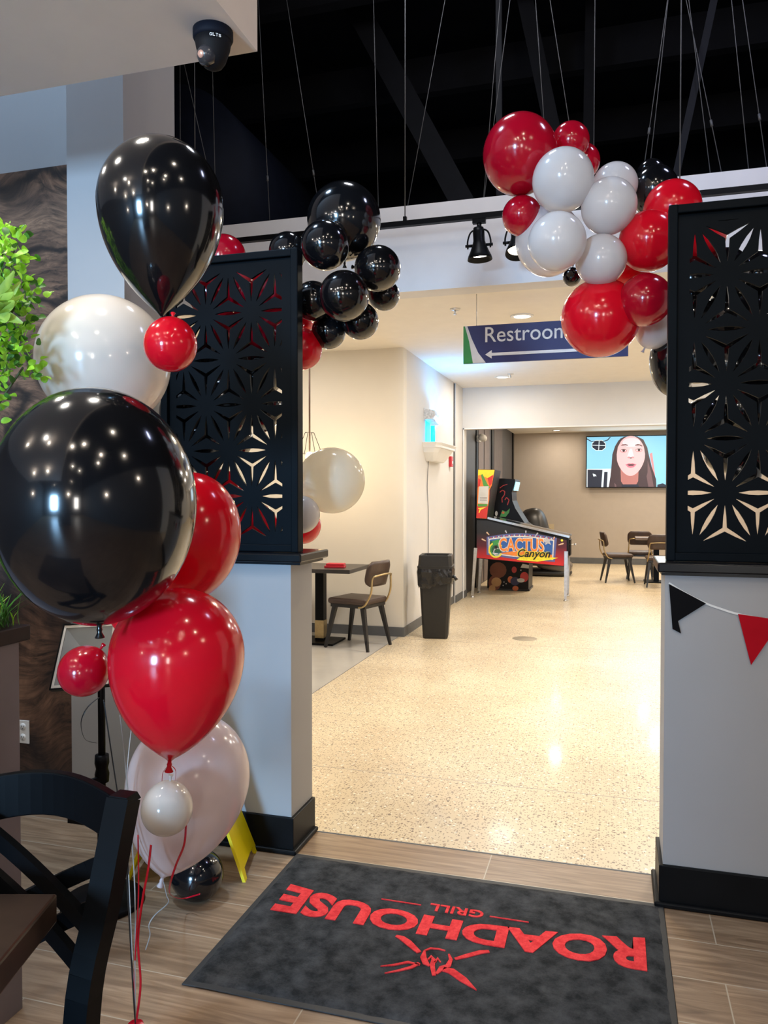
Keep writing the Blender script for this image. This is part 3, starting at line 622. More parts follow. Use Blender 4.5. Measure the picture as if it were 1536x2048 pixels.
# ------------------------------------------------------------------ yellow floor sign
t = thing('wet_floor_sign', 'yellow folding wet floor sign behind the drooping pearl balloon', 'sign', (-1.618, 2.785, 0), math.radians(16.3))
for sgn, nm in ((1, 'front_leaf'), (-1, 'rear_leaf')):
    def P(a, s, th=0): return Vector((sgn*(.232-(.232-.015)*s/.60+th), a, s))      # leaf coords: a along depth, s height
    out = [(-.14, 0), (-.105, 0), (-.09, .035), (.09, .035), (.105, 0), (.14, 0), (.125, .16), (.105, .58), (.09, .60), (-.09, .60), (-.105, .58), (-.125, .16)]
    n = len(out); V = [P(a, s) for a, s in out]+[P(a, s, -.012) for a, s in out]
    lf = MB().add(V, [list(range(n)), list(range(2*n-1, n-1, -1))]+[(i, i+n, (i+1) % n+n, (i+1) % n) for i in range(n)]).build(nm, m_yel, t)
    tl = math.atan2(.21, .60)
    if sgn > 0: Mx = Matrix.Translation(P(0, .36, .0015)) @ Matrix.Rotation(-tl, 4, 'Y') @ Matrix.Rotation(PI/2, 4, 'Z') @ FACE_CAM
    else: Mx = Matrix.Translation(P(0, .36, .0015)) @ Matrix.Rotation(tl, 4, 'Y') @ Matrix.Rotation(-PI/2, 4, 'Z') @ FACE_CAM
    tx = MB(); text_on(tx, 'CAUTION', .17, .035, Mx @ Matrix.Translation((0, .16, 0)), depth=.001, bold=.02)
    text_on(tx, 'WET FLOOR', .17, .03, Mx @ Matrix.Translation((0, -.08, 0)), depth=.001, bold=.02)
    tx.prism([(-.045, -.03), (.045, -.03), (0, .05)], -.0005, .0005, 'z') if False else None
    V = [Mx @ Vector(v) for v in ((-.06, 0, 0), (.06, 0, 0), (0, .10, 0))]; tx.add(V, [(0, 1, 2)])
    tx.build('lettering', m_ink, lf, 'black lettering and triangle')
MB().tube([(0, -.09, .60), (0, .09, .60)], .014, n=12).build('hinge', m_yel, t)

# ------------------------------------------------------------------ entrance mat
MX0, MX1, MY0, MY1 = -1.258, .186, 2.085, 2.99
mt = thing('entrance_mat', 'charcoal entrance mat with red restaurant lettering on the wood tile floor', 'mat', ((MX0+MX1)/2, (MY0+MY1)/2, 0))
O = Matrix.Translation((-(MX0+MX1)/2, -(MY0+MY1)/2, 0))
MB().box((MX0, MY0, .0005), (MX1, MY1, .005), bev=.002).xf(O).build('rubber_backing', m_rub, mt)
# pile with a slightly uneven edge
pv = []; pf = []; NX, NY = 60, 40
for j in range(NY+1):
    for i in range(NX+1):
        e = (i in (0, NX)) or (j in (0, NY))
        x = MX0+.018+(MX1-MX0-.036)*i/NX; y = MY0+.022+(MY1-MY0-.044)*j/NY
        pv.append((x+(random.uniform(-.002, .002) if e else 0), y+(random.uniform(-.002, .002) if e else 0), .0048 if e else .0095+random.uniform(-.0004, .0004)))
for j in range(NY):
    for i in range(NX): a = j*(NX+1)+i; pf.append((a, a+1, a+NX+2, a+NX+1))
MB().add(pv, pf, smooth=True).xf(O).build('pile', m_mat, mt)
R180 = Matrix.Rotation(PI, 4, 'Z')
def mtext(s, x0, x1, y0, y1, bold, name, arch=0):
    tb = MB(); M_ = O @ Matrix.Translation(((x0+x1)/2, (y0+y1)/2, .0105)) @ R180
    V, F = textmesh(s, x1-x0, y1-y0, depth=.0035, bold=bold); h_ = y1-y0
    for v in V: k_ = 1-arch*(1-(2*v.x/(x1-x0))**2); v.y = h_/2-(h_/2-v.y)*k_      # flat cap line, arched baseline
    tb.add([M_ @ v for v in V], F); return tb.build(name, m_matred, mt)
mtext('ROADHOUSE', -1.174, .112, 2.540, 2.735, .042, 'lettering', .36)
mtext('GRILL', -.628, -.432, 2.700, 2.748, .02, 'lettering')
for x0_, x1_, y_ in ((-.81, -.66, 2.724), (-.409, -.273, 2.718)): MB().box((x0_, y_, .009), (x1_, y_+.004, .0125)).xf(O).build('dash_line', m_matred, mt)
ic = MB()
def mp(u, v): p_ = atZ(u/1.449+340, v/1.449+1600, .012); return (p_.x, p_.y)
def strip(pts, ws):     # tapering stroke on the mat
    P_ = [Vector(mp(*p_)) for p_ in pts]; L_, R_ = [], []
    for i, p_ in enumerate(P_):
        d_ = (P_[min(i+1, len(P_)-1)]-P_[max(i-1, 0)]).normalized(); n_ = Vector((-d_.y, d_.x)); L_.append(p_+n_*ws[i]); R_.append(p_-n_*ws[i])
    ic.prism([tuple(a) for a in L_]+[tuple(a) for a in R_[::-1]], .009, .0125, 'z')
strip([(655, 393), (672, 399), (690, 412), (722, 441)], [.005, .011, .013, .008])
strip([(826, 460), (860, 451), (900, 440), (925, 438)], [.005, .009, .009, .006])
strip([(610, 481), (650, 477), (690, 469), (724, 477)], [.001, .004, .005, .002])
strip([(622, 501), (660, 494), (700, 484), (722, 472)], [.001, .004, .006, .006])
strip([(792, 490), (815, 495), (850, 520), (888, 550)], [.010, .014, .013, .001])
strip([(738, 436), (734, 455), (741, 472), (752, 480)], [.003, .010, .010, .003])      # horns
strip([(738, 436), (755, 429), (778, 431), (798, 436)], [.003, .004, .003, .002])
strip([(808, 446), (814, 462), (806, 480), (788, 486), (772, 503)], [.003, .006, .009, .010, .004])
strip([(748, 462), (757, 452), (764, 462), (760, 478), (765, 508)], [.003, .005, .007, .008, .006])   # flame
strip([(768, 470), (776, 458), (784, 470)], [.003, .006, .002])
ic.xf(O).build('emblem', m_matred, mt)

# ------------------------------------------------------------------ planter partition, plants, outlet
px = -1.648
struct(MB().box((-3.2, 1.72, 0), (px, 1.86, 1.075)).build('wall_planter', m_part))
tag(MB().box((-3.2, 1.68, 1.075), (px+.008, 1.90, 1.12), bev=.004).build('planter_ledge', m_ledge), 'dark cherry wood ledge on the plum grey planter wall', 'ledge')
def leafmesh(mb, base, direc, L, W, mi=0, fold=.25, seg=4):
    d_ = Vector(direc).normalized(); s_ = d_.cross(Vector((random.uniform(-1, 1), random.uniform(-1, 1), random.uniform(-.2, 1)))).normalized(); n_ = s_.cross(d_)
    vs = []
    for i in range(seg+1):
        t_ = i/seg; c_ = base+d_*L*t_-n_*L*fold*t_*t_; w_ = W*math.sin(PI*min(.97, .06+t_*.92))**.7
        vs += [c_-s_*w_+n_*w_*.3, c_, c_+s_*w_+n_*w_*.3]
    fs = []
    for i in range(seg): a_ = i*3; fs += [(a_, a_+1, a_+4, a_+3), (a_+1, a_+2, a_+5, a_+4)]
    mb.add(vs, fs, mi, True)
def rndv(): 
    v = Vector((random.gauss(0, 1), random.gauss(0, 1), random.gauss(0, 1))); return v.normalized()
pt = thing('boxwood_plant', 'bright green leafy boxwood plant on the planter ledge at the left edge', 'plant', (-1.80, 1.79, 1.12))
fo = MB(); st = MB(); base = Vector((-1.80, 1.79, 1.12))
sprigs = []
for (u, v, dd) in [(18, 470, 2.1), (35, 500, 2.08), (12, 505, 2.0), (60, 575, 2.1), (30, 560, 2.05), (45, 600, 2.12), (12, 690, 2.05), (35, 680, 2.1), (52, 735, 2.1), (20, 735, 2.02), (45, 640, 2.1), (-10, 600, 2.1), (-15, 700, 2.05), (-20, 520, 2.1), (-5, 780, 2.1), (-30, 830, 2.15), (-60, 650, 2.1), (-60, 540, 2.1), (-50, 900, 2.15)]:
    c_ = atD(u-6, v, dd-.02); sprigs.append(c_)
    root = Vector((-1.80, 1.79, max(1.13, c_.z-.40)))
    st.tube(smooth([root-base, (root+c_)/2+Vector((-.02, 0, .03))-base, c_-base], 4), .003, n=6)
    for k in range(34):
        o_ = rndv()*random.uniform(.012, .062); o_.z *= .8
        leafmesh(fo, c_+o_-base, (o_.normalized()+Vector((0.2, -.3, .5))+rndv()*.5), random.uniform(.018, .027), random.uniform(.0085, .0115), 0 if random.random() < .8 else 1)
for k in range(900):
    c_ = Vector((random.gauss(-1.92, .10), random.gauss(1.82, .05), random.uniform(1.15, 1.95)))
    if c_.x > -1.74: continue
    leafmesh(fo, c_-base, rndv()+Vector((.3, -.3, .3)), random.uniform(.018, .026), .010, 1)
fo.build('foliage', [m_leaf, m_leafd], pt, fixn=False); st.build('stems', m_stem, pt)
sk = thing('spiky_plant', 'yellow green plant with long pointed blades in front of the boxwood', 'plant', (-1.76, 1.74, 1.12))
bl = MB(); b0 = Vector((-1.76, 1.74, 1.12))
for k in range(14):
    c_ = atD(random.uniform(-40, 5), random.uniform(610, 650), 2.0); tip = atD(random.uniform(5, 42), random.uniform(535, 650), 1.98)
    leafmesh(bl, c_-b0, tip-c_, (tip-c_).length, .013, fold=.15, seg=5)
bl.tube(smooth([(0, 0, 0), (-.02, .01, .4), tuple(atD(-20, 630, 2.0)-b0)], 5), .005, n=6)
bl.build('blades', m_spike, sk, fixn=False)
gp = tag(MB().build('grass_plant', m_leafd), 'tuft of dark green grass spilling over the planter ledge', 'plant') if False else None
gm = MB()
for k in range(700):
    b_ = Vector((random.uniform(-2.1, -1.66), random.uniform(1.70, 1.88), 1.12)); h_ = random.uniform(.04, .12)
    d_ = Vector((random.uniform(-.5, .6), random.uniform(-.9, .4), 1.2)); leafmesh(gm, b_, d_, h_, .0028, 0 if random.random() < .75 else 1, fold=.5, seg=4)
tag(gm.build('grass_plant', [m_leafd, m_leaf], fixn=False), 'low dark green grass plant on the planter ledge under the giant black balloon', 'plant')
def outlet(loc, ax, label, m, sz=(.072, .118)):
    t = thing('wall_outlet', label, 'outlet', loc)
    R_ = Matrix.Rotation(PI/2, 4, 'Z') if ax == 'x' else Matrix.Identity(4)
    MB().box((-sz[0]/2, -.006, -sz[1]/2), (sz[0]/2, 0, sz[1]/2), bev=.002).xf(R_).build('cover_plate', m, t)
    for z_ in (.027, -.027):
        s = MB().lathe([(0, .003), (.017, .003), (.018, 0)], n=20, M=Matrix.Rotation(PI/2, 4, 'X') @ Matrix.Scale(1, 4)).xf(Matrix.Translation((0, -.006, z_))).xf(R_).build('socket', m, t)
        h_ = MB()
        for x_ in (-.006, .006): h_.box((x_-.0012, -.0098, z_-.002), (x_+.0012, -.0088, z_+.007))
        h_.box((-.002, -.0098, z_-.011), (.002, -.0088, z_-.007)); h_.xf(R_).build('slots', m_ink, s)
outlet((-2.885, 3.286, .29), 'y', 'white double outlet on the wood grain mural beside the planter wall', m_white)
outlet((-1.33, 17.6, .74), 'y', 'beige outlet cover on the taupe far wall right of the pinball machine', mat('beige_plastic', (.5, .42, .28), .5), (.16, .24))

# ------------------------------------------------------------------ near table and cross back chair
ft = thing('dining_table', 'dark wood dining table corner at the lower left edge', 'table', (-1.35, .98, 0))
tr = Vector((-1.0, 1.222, .75))
e1 = (atZ(0, 1925, .75)-atZ(105, 1800, .75)); e1 = Vector((e1.x, e1.y, 0)).normalized()
far = Vector((-1, 0.03, 0))
e1 = (atZ(0, 1925, .75)-tr); e1.z = 0; e1.normalize(); e2 = Vector((e1.y, -e1.x, 0))
if e2.x > 0: e2 = -e2
A = tr; Bc = tr+e1*.62; Cc = tr+e1*.62+e2*.7; Dc = tr+e2*.7; OT = Vector((1.35, -.98, 0))
def slab(cs, z0, z1): return MB().add([Vector((c_.x, c_.y, z))+OT for z in (z0, z1) for c_ in cs], [(3, 2, 1, 0), (4, 5, 6, 7), (0, 1, 5, 4), (1, 2, 6, 5), (2, 3, 7, 6), (3, 0, 4, 7)])
slab([A, Bc, Cc, Dc], .695, .75).build('tabletop', [m_table], ft, bevel=.005)
cc = (A+Cc)/2+OT; MB().box((cc.x-.04, cc.y-.04, .02), (cc.x+.04, cc.y+.04, .70)).build('pedestal', m_satin, ft)
MB().box((cc.x-.22, cc.y-.22, 0), (cc.x+.22, cc.y+.22, .02), bev=.005).build('base_plate', m_satin, ft)
ch = thing('cross_back_chair', 'black cross back dining chair pushed under the near table', 'chair', (0, 0, 0))
m_chair = mat('black_chair_paint', (.0025, .003, .0038), .42, var=.2, spec=.09)
# right post from its top cap to the floor; left post mirrored about the seat axis
Rt_ = atD(247, 1597, 1.56); Rm = atD(208, 1800, 1.50); Rs = atD(163, 2048, 1.46)
back = (RT*-1*.34+FW*.10)                    # from right post to left post at the top
wv = back.normalized(); fn = Vector((-wv.y, wv.x, 0)); 
if fn.dot(FW) > 0: fn = -fn                  # the way the chair faces
Lt = Rt_+wv*.385; Lm = Rm+wv*.31; Ls = Rs+wv*.25
Rf = Rs+(Rs-Rm)*.75; Rf = Vector((Rf.x, Rf.y, 0))-fn*.05; Lf = Vector((Ls.x, Ls.y, 0))-fn*.05
for a_, m_, s_, f_, nm in ((Rt_, Rm, Rs, Rf, 'right'), (Lt, Lm, Ls, Lf, 'left')):
    b_ = MB(); q_ = smooth([a_, m_, s_, f_], 6)
    for i in range(len(q_)-1):
        k0 = .050 if q_[i].z > .4 else .042
        b_.bar(q_[i], q_[i+1]+(q_[i+1]-q_[i]).normalized()*.0015, k0, k0*.9, up=tuple(fn))
    po = b_.build('back_post', m_chair, ch)
    MB().bar(a_-(UP*.004), a_+UP*.010, .051, .046, up=tuple(fn), w2=.040, h2=.036).build('post_cap', m_chair, po)
def curved(p_, q_, bow, w_, h_, name, lift=0, n_=10):
    b_ = MB(); pts_ = [p_.lerp(q_, i/n_)-fn*bow*math.sin(PI*i/n_)+UP*lift*math.sin(PI*i/n_) for i in range(n_+1)]
    for i in range(n_): b_.bar(pts_[i], pts_[i+1]+(pts_[i+1]-pts_[i])*.03, w_, h_)
    return b_.build(name, m_chair, ch)
# deep curved top rail
tp = MB(); n_ = 14; vs = []; fs = []
for i in range(n_+1):
    s_ = i/n_; c_ = Rt_.lerp(Lt, s_)-fn*.04*math.sin(PI*s_); zt_ = -.004+.026*math.sin(PI*s_); zb = zt_-.100+.008*math.sin(PI*s_)
    dn = (Rm-Rt_).normalized()
    for th in (-.011, .011): vs += [c_+fn*th+UP*zt_, c_+fn*th-UP*0+UP*zb+dn*.0]
for i in range(n_):
    a_ = i*4; fs += [(a_, a_+4, a_+5, a_+1), (a_+2, a_+3, a_+7, a_+6), (a_, a_+2, a_+6, a_+4), (a_+1, a_+5, a_+7, a_+3)]
fs += [(0, 1, 3, 2), (n_*4, n_*4+2, n_*4+3, n_*4+1)]
tp.add(vs, fs, 0, False).build('top_rail', m_chair, ch, bevel=.003)
def onpost(side_, z):
    q_ = (Rt_, Rm, Rs) if side_ else (Lt, Lm, Ls)
    a_, b_ = (q_[0], q_[1]) if z > q_[1].z else (q_[1], q_[2]); return a_.lerp(b_, (a_.z-z)/(a_.z-b_.z))
for zr, zl, bw_ in ((.647, .82, .012), (.575, .745, .012), (.781, .625, .034), (.705, .55, .034)):
    curved(onpost(1, zr), onpost(0, zl), bw_, .016, .034, 'cross_bar')
so = (Rs+Ls)/2; so.z = .455
sv = [so-wv*.19+fn*.005, so+wv*.19+fn*.005, so+wv*.22+fn*.42, so-wv*.22+fn*.42]
sm = MB().add([v+UP*z for z in (-.025, .012) for v in sv], [(3, 2, 1, 0), (4, 5, 6, 7), (0, 1, 5, 4), (1, 2, 6, 5), (2, 3, 7, 6), (3, 0, 4, 7)]).build('seat', m_chair, ch, bevel=.012)
for v in (sv[2], sv[3]):
    q_ = v-fn*.03-(wv*.02 if v is sv[2] else -wv*.02); MB().bar((q_.x, q_.y, 0), (q_.x, q_.y, .43), .03, .03, up=tuple(fn), w2=.038, h2=.038).build('leg', m_chair, ch)
for a_, b_ in ((Rf, sv[3]), (Lf, sv[2])):
    MB().bar((a_.x, a_.y, .2), (b_.x-fn.x*.03, b_.y-fn.y*.03, .2), .02, .02).build('stretcher', m_chair, ch)

# ------------------------------------------------------------------ bunting on the right half wall
bp = [atY(u, v, 2.996) for u, v in ((1338, 1166), (1365, 1183), (1410, 1206), (1440, 1217), (1476, 1228), (1536, 1238), (1600, 1238), (1680, 1222))]
bt = thing('bunting', 'red and black felt bunting hung on white tape across the right half wall', 'bunting', bp[0])
ps = smooth(bp, 6); tv_ = MB()
for i in range(len(ps)-1): tv_.bar(ps[i]-bp[0], ps[i+1]-bp[0]+(ps[i+1]-ps[i])*.05, .0018, .007, up=(0, 0, 1))
tv_.build('tape', m_white, bt)
def flag(pix, m, lab, y=2.992):
    P_ = [atY(u, v, y)-bp[0] for u, v in pix]; return MB().prism([(p_.x, p_.z) for p_ in P_], y-.0012-bp[0].y, y+.0012-bp[0].y).build('pennant', m, bt, lab)
m_feltk = mat('black_felt', (.006, .006, .007), .95, spec=.1); m_feltr = mat('red_felt', (.42, .006, .015), .95, spec=.1)
flag([(1338, 1168), (1412, 1207), (1356, 1242), (1362, 1267), (1345, 1258)], m_feltk, 'black pennant with a folded tip')
flag([(1476, 1228), (1502, 1330), (1540, 1275), (1560, 1240)], m_feltr, 'red pennant')
flag([(1620, 1236), (1650, 1330), (1700, 1222)], m_feltk, 'black pennant')

# ------------------------------------------------------------------ suspension wires
wl = [((360, 135), (361, 400)), ((370, 135), (430, 400)), ((425, 140), (432, 440)), ((575, 10), (640, 430)), ((525, 160), (540, 448)), ((750, 130), (757, 425)), ((890, 0), (815, 414)),
      ((1000, 0), (967, 397)), ((1100, 0), (1160, 385)), ((1190, 0), (1187, 380)), ((1335, 0), (1284, 362)), ((1322, 130), (1297, 360)), ((1403, 150), (1443, 345)), ((1463, 0), (1497, 338)), ((1485, 0), (1533, 333)), ((1390, 100), (1421, 350)), ((1020, 0), (968, 397)), ((1085, 200), (1098, 385))]
where = ['leftmost of those behind the black teardrop balloon', 'slanting behind the black teardrop balloon', 'just right of the black teardrop balloon top', 'slanting to the largest black garland balloon', 'straight one above the left screen', 'behind the largest black garland balloon',
         'slanting left to right of the track rod', 'leftmost one meeting the biggest dark red balloon', 'slanting down to the highest dark red balloons', 'straight one right of the dark red balloons', 'slanting down behind the black balloons on the right', 'faint one behind the black balloons on the right', 'above the corner of the right screen', 'left of the pair at the right edge', 'rightmost at the frame edge', 'faint one above the right screen corner', 'second one meeting the biggest dark red balloon', 'faint one behind the biggest dark red balloon']
for (a_, b_), wh in zip(wl, where):
    p_ = atY(*a_, 5.89); q_ = atY(*b_, 5.89); d_ = p_-q_; top = q_+d_*((6.5-q_.z)/d_.z); bot = q_+d_*((3.695-q_.z)/d_.z)
    o = MB().tube([bot, top], .003, n=6).build('suspension_wire', m_wire)
    tag(o, 'thin ceiling wire, '+wh, 'wire', 'suspension wires of the bulkhead')
    if random.random() < .5: mbk = MB().tube([bot+(top-bot)*.13, bot+(top-bot)*.145], .009, n=8).build('crimp', m_wire, o)

# ------------------------------------------------------------------ track with lamp heads
tk = thing('track_rail', 'black lighting track running along in front of the bulkhead', 'lighting track', (-.9, 5.4, 3.425))
MB().box((-2.6, -.02, -.018), (2.8, .02, .018)).build('rail', m_satin, tk)
for x_ in (-.53, -2.2, 1.3): MB().tube([(x_, 0, .018), (x_, 0, 3.07)], .004, n=6).build('hanger_rod', m_wire, tk)
for x_ in (-.53, -2.2, 1.3): MB().box((x_-.012, -.012, .015), (x_+.012, .012, .05)).build('hanger_clip', m_satin, tk)
def head(loc, aimv, label, lit):
    t = thing('track_lamp', label, 'lamp', loc, 0, 'track lamp heads')
    MB().box((-.045, -.018, -.03), (.045, .018, 0)).tube([(0, 0, -.03), (0, 0, -.075)], .016, n=12).build('adapter', m_satin, t)
    y_ = MB(); pts_ = [(-.078+.0, 0, -.20), (-.080, 0, -.15), (-.06, 0, -.09), (-.02, 0, -.07), (.02, 0, -.07), (.06, 0, -.09), (.080, 0, -.15), (.078, 0, -.20)]
    y_.tube(smooth(pts_, 4), .006, n=8).build('yoke', m_satin, t)
    Mx = Vector(aimv).to_track_quat('-Z', 'Y').to_matrix().to_4x4()
    sh = MB().lathe([(0, .09), (.035, .09), (.040, .06), (.040, .0), (.048, -.03), (.068, -.08), (.080, -.105), (.086, -.13), (.083, -.13), (.06, -.075), (0, -.07)], M=Mx, c=(0, 0, -.15)).build('lamp_shade', m_satin, t)
    for s_ in (-1, 1): MB().tube([(s_*.045, 0, -.18), (s_*.095, 0, -.18)], .010, n=10).build('knob', m_satin, t)
    MB().lathe([(0, -.09), (.065, -.09), (.066, -.094), (0, -.094)], M=Mx, c=(0, 0, -.15)).build('bulb', m_lensw if lit else m_lens, sh)
    return t
head((-.9, 5.4, 3.407), (.05, .0, -1), 'black track lamp head aimed down, left of the white balloons', 0)
head((-.64, 5.4, 3.407), (.1, -.35, -1), 'glowing track lamp head half hidden by the wide white balloon', 1)

# ------------------------------------------------------------------ corridor ceiling fittings, sign
def downlight(x_, y_, z_, label):
    t = thing('recessed_light', label, 'ceiling light', (x_, y_, z_), 0, 'recessed ceiling lights')
    MB().lathe([(.075, 0), (.10, 0), (.10, -.006), (.075, -.010), (.07, 0)]).build('trim_ring', m_white, t)
    MB().lathe([(0, -.003), (.074, -.003), (.074, -.0035), (0, -.0035)]).build('lens', m_lens, t)
for x_, y_, z_, lb in [(-.766, 6.85, 3.05, 'recessed ceiling light above the restroom sign'), (-1.403, 10.3, 3.05, 'recessed ceiling light just below the restroom sign'), (-1.15, 16.9, 2.87, 'recessed light in the far room ceiling above the warm wall glow'), (.75, 14.6, 2.87, 'recessed light in the far room ceiling above the television')]:
    downlight(x_, y_, z_, lb)
def sprinkler(x_, y_, z_, label):
    t = thing('sprinkler', label, 'sprinkler', (x_, y_, z_), 0, 'ceiling sprinklers')
    MB().lathe([(0, 0), (.045, 0), (.04, -.008), (.012, -.012), (0, -.012)], n=20).build('escutcheon', m_steel, t)
    MB().tube([(0, 0, -.01), (0, 0, -.04)], .007, n=8).lathe([(0, -.04), (.018, -.04), (.018, -.044), (0, -.044)], n=12).build('nozzle', m_steel, t)
sprinkler(-1.274, 6.44, 3.05, 'chrome sprinkler in the corridor ceiling left of the restroom sign'); sprinkler(-1.27, 10.08, 3.05, 'chrome sprinkler beside the small recessed light near the header')
SY = 6.0; sx0, sx1, sz0, sz1 = -1.12, .10, 2.517, 2.805
sg = thing('restroom_sign', 'hanging navy restroom sign with white arrow and green stripe', 'sign', ((sx0+sx1)/2, SY, sz0))
O2 = Matrix.Translation((-(sx0+sx1)/2, -SY, -sz0))
MB().box((sx0, SY, sz0), (sx1, SY+.02, sz1), 0).xf(O2).build('sign_board', [mat('sign_navy', (.022, .028, .13), .5)], sg)
art = MB()
art.prism([(sx0, sz0), (sx0, sz1), (sx0+.012, sz1), (sx0+.045, sz0+.17), (sx0+.075, sz0)], SY-.002, SY-.0005, mi=0)
art.prism([(sx0+.012, sz1), (sx0+.030, sz1), (sx0+.065, sz0+.19), (sx0+.115, sz0+.08), (sx0+.175, sz0), (sx0+.075, sz0), (sx0+.045, sz0+.17)], SY-.0025, SY-.001, mi=1)
art.xf(O2).build('stripes', [mat('sign_green', (.04, .30, .07), .5), mat('sign_white', (.75, .75, .75), .5)], sg)
tx = MB(); text_on(tx, 'Restrooms', .69, .115, O2 @ Matrix.Translation((-.605, SY-.002, sz0+.213)) @ FACE_CAM, depth=.002, bold=.003)
az = sz0+.062
tx.prism([(-.95, az), (-.90, az+.032), (-.90, az+.011), (-.12, az+.011), (-.12, az-.011), (-.90, az-.011), (-.90, az-.032)], SY-.003, SY-.001) 
tx2 = MB(); tx2.v = tx.v; tx2.f = tx.f; tx2.m = tx.m; tx2.sm = tx.sm
# arrow is in world X, bring it to the sign's frame
n0 = len(tx.v)-14
for i in range(n0, len(tx.v)): tx.v[i] = tuple(O2 @ Vector(tx.v[i]))
tx.build('lettering', mat('sign_lettering', (.8, .8, .8), .5), sg)
MB().tube([(-1.02-(sx0+sx1)/2, .01, sz1-sz0), (-1.02-(sx0+sx1)/2, .01, 3.05-sz0)], .003, n=6).tube([(.0-(sx0+sx1)/2, .01, sz1-sz0), (.0-(sx0+sx1)/2, .01, 3.05-sz0)], .003, n=6).build('hanging_wires', m_steel, sg)

# ------------------------------------------------------------------ insect trap lamp, alarm, emergency light on corridor wall
it = thing('insect_light_trap', 'white wall basin with bright cyan glow under a clear cover in the corridor', 'wall light', (-2.12, 9.36, 1.9))
# bowl profile in (y, z), deeper at the top
bw = MB(); V = []
for k, (z_, y0, y1, dx) in enumerate([(.0, -.36, .28, .10), (.10, -.50, .42, .15), (.19, -.55, .50, .20), (.215, -.57, .52, .215)]):
    V += [(.0, y0, z_), (dx*.75, y0+.02, z_), (dx, y0+.12, z_), (dx, y1-.10, z_), (dx*.75, y1-.02, z_), (.0, y1, z_)]
F = []
for k in range(3):
    for i in range(5): a_ = k*6+i; F.append((a_, a_+1, a_+7, a_+6))
F.append(tuple(range(5, -1, -1)))
V2 = [(x*.88+.004, y*.94, z+.002) for x, y, z in V[18:]]; nV = len(V)
V += V2+[(x, y, .15) for x, y, z in V2]
for i in range(5): F.append((18+i, 19+i, nV+i+1, nV+i)); F.append((nV+i, nV+i+1, nV+7+i, nV+6+i))
F.append(tuple(nV+6+i for i in range(6)))
bw.add(V, F).build('basin', m_white, it, bevel=.01)
MB().tube([(.07, -.32, .20), (.07, -.32, .42)], .028, n=12).build('glow_tube', m_cyan, it)
MB().box((.004, -.42, .215), (.009, -.20, .47)).build('glow_plate', m_cyan, it)
cv = MB(); Vc = []
for (x_, z_) in ((.0, .46), (.10, .46), (.14, .50), (.13, .56), (.0, .59)): Vc += [(x_, -.50, z_+.02), (x_, -.30, z_-.0), (x_, -.17, z_-.02)]
Fc = []
for k in range(4): Fc += [(k*3, k*3+1, k*3+4, k*3+3), (k*3+1, k*3+2, k*3+5, k*3+4)]
Fc += [(0, 3, 6, 9, 12), (2, 14, 11, 8, 5)]
cv.add(Vc, Fc).build('clear_cover', mat('frosted_clear_plastic', (.62, .62, .62), .2, var=.3, scale=40, bump=.5), it)
MB().tube(smooth([(.012, -.3, .0), (.01, -.36, -.3), (.01, -.3, -.6), (.01, -.3, -1.15)], 6), .004, n=6).build('power_cord', m_gbase, it)
l_ = lamp('AREA', (-1.98, 9.15, 2.36), 26, (.08, .45, 1), .12, aim=(-2.06, 9.2, 3)); 
t = thing('fire_alarm', 'small red fire alarm pull beside the white wall basin', 'alarm', (-2.12, 10.36, 1.90))
MB().box((0, -.055, -.02), (.04, .055, .12), bev=.006).build('housing', mat('alarm_red', (.55, .02, .03), .4), t)
MB().box((.04, -.03, .02), (.046, .03, .055)).build('handle', m_white, t)
t = thing('emergency_light', 'white twin head emergency light on the charcoal wall above the pinball', 'lamp', (-2.13, 12.6, 2.41))
MB().box((0, -.10, -.05), (.06, .10, .05), bev=.008).build('housing', m_white, t)
for s_ in (-.07, .09): 
    hd = MB().lathe([(0, .05), (.05, .05), (.058, 0), (.03, -.05), (0, -.05)], n=20, M=Vector((.5, -1, -.3)).to_track_quat('Z', 'Y').to_matrix().to_4x4(), c=(.09, s_*1.1, .02)).build('lamp_head', m_white, t)

# ------------------------------------------------------------------ trash can
tc_ = thing('trash_can', 'black square trash can with liner at the corridor corner', 'trash can', (-1.79, 8.05, 0), math.radians(8))
def loft(secs, cap=True, capt=True):
    mb = MB(); n_ = len(secs[0]); vs = [v for s_ in secs for v in s_]; fs = []
    for k in range(len(secs)-1):
        for i in range(n_): fs.append((k*n_+i, k*n_+(i+1) % n_, (k+1)*n_+(i+1) % n_, (k+1)*n_+i))
    if cap: fs.append(tuple(range(n_-1, -1, -1)))
    if capt: fs.append(tuple(range((len(secs)-1)*n_, len(secs)*n_)))
    return mb.add(vs, fs)
def rsq(h, z, k=.18, ky=1):
    c = h*(1-k); return [(x, y*ky, z) for x, y in ((-c, -h), (c, -h), (h, -c), (h, c), (c, h), (-c, h), (-h, c), (-h, -c))]
loft([rsq(.125, 0), rsq(.13, .02), rsq(.165, .66)], True, True).build('bin_body', m_bin, tc_)
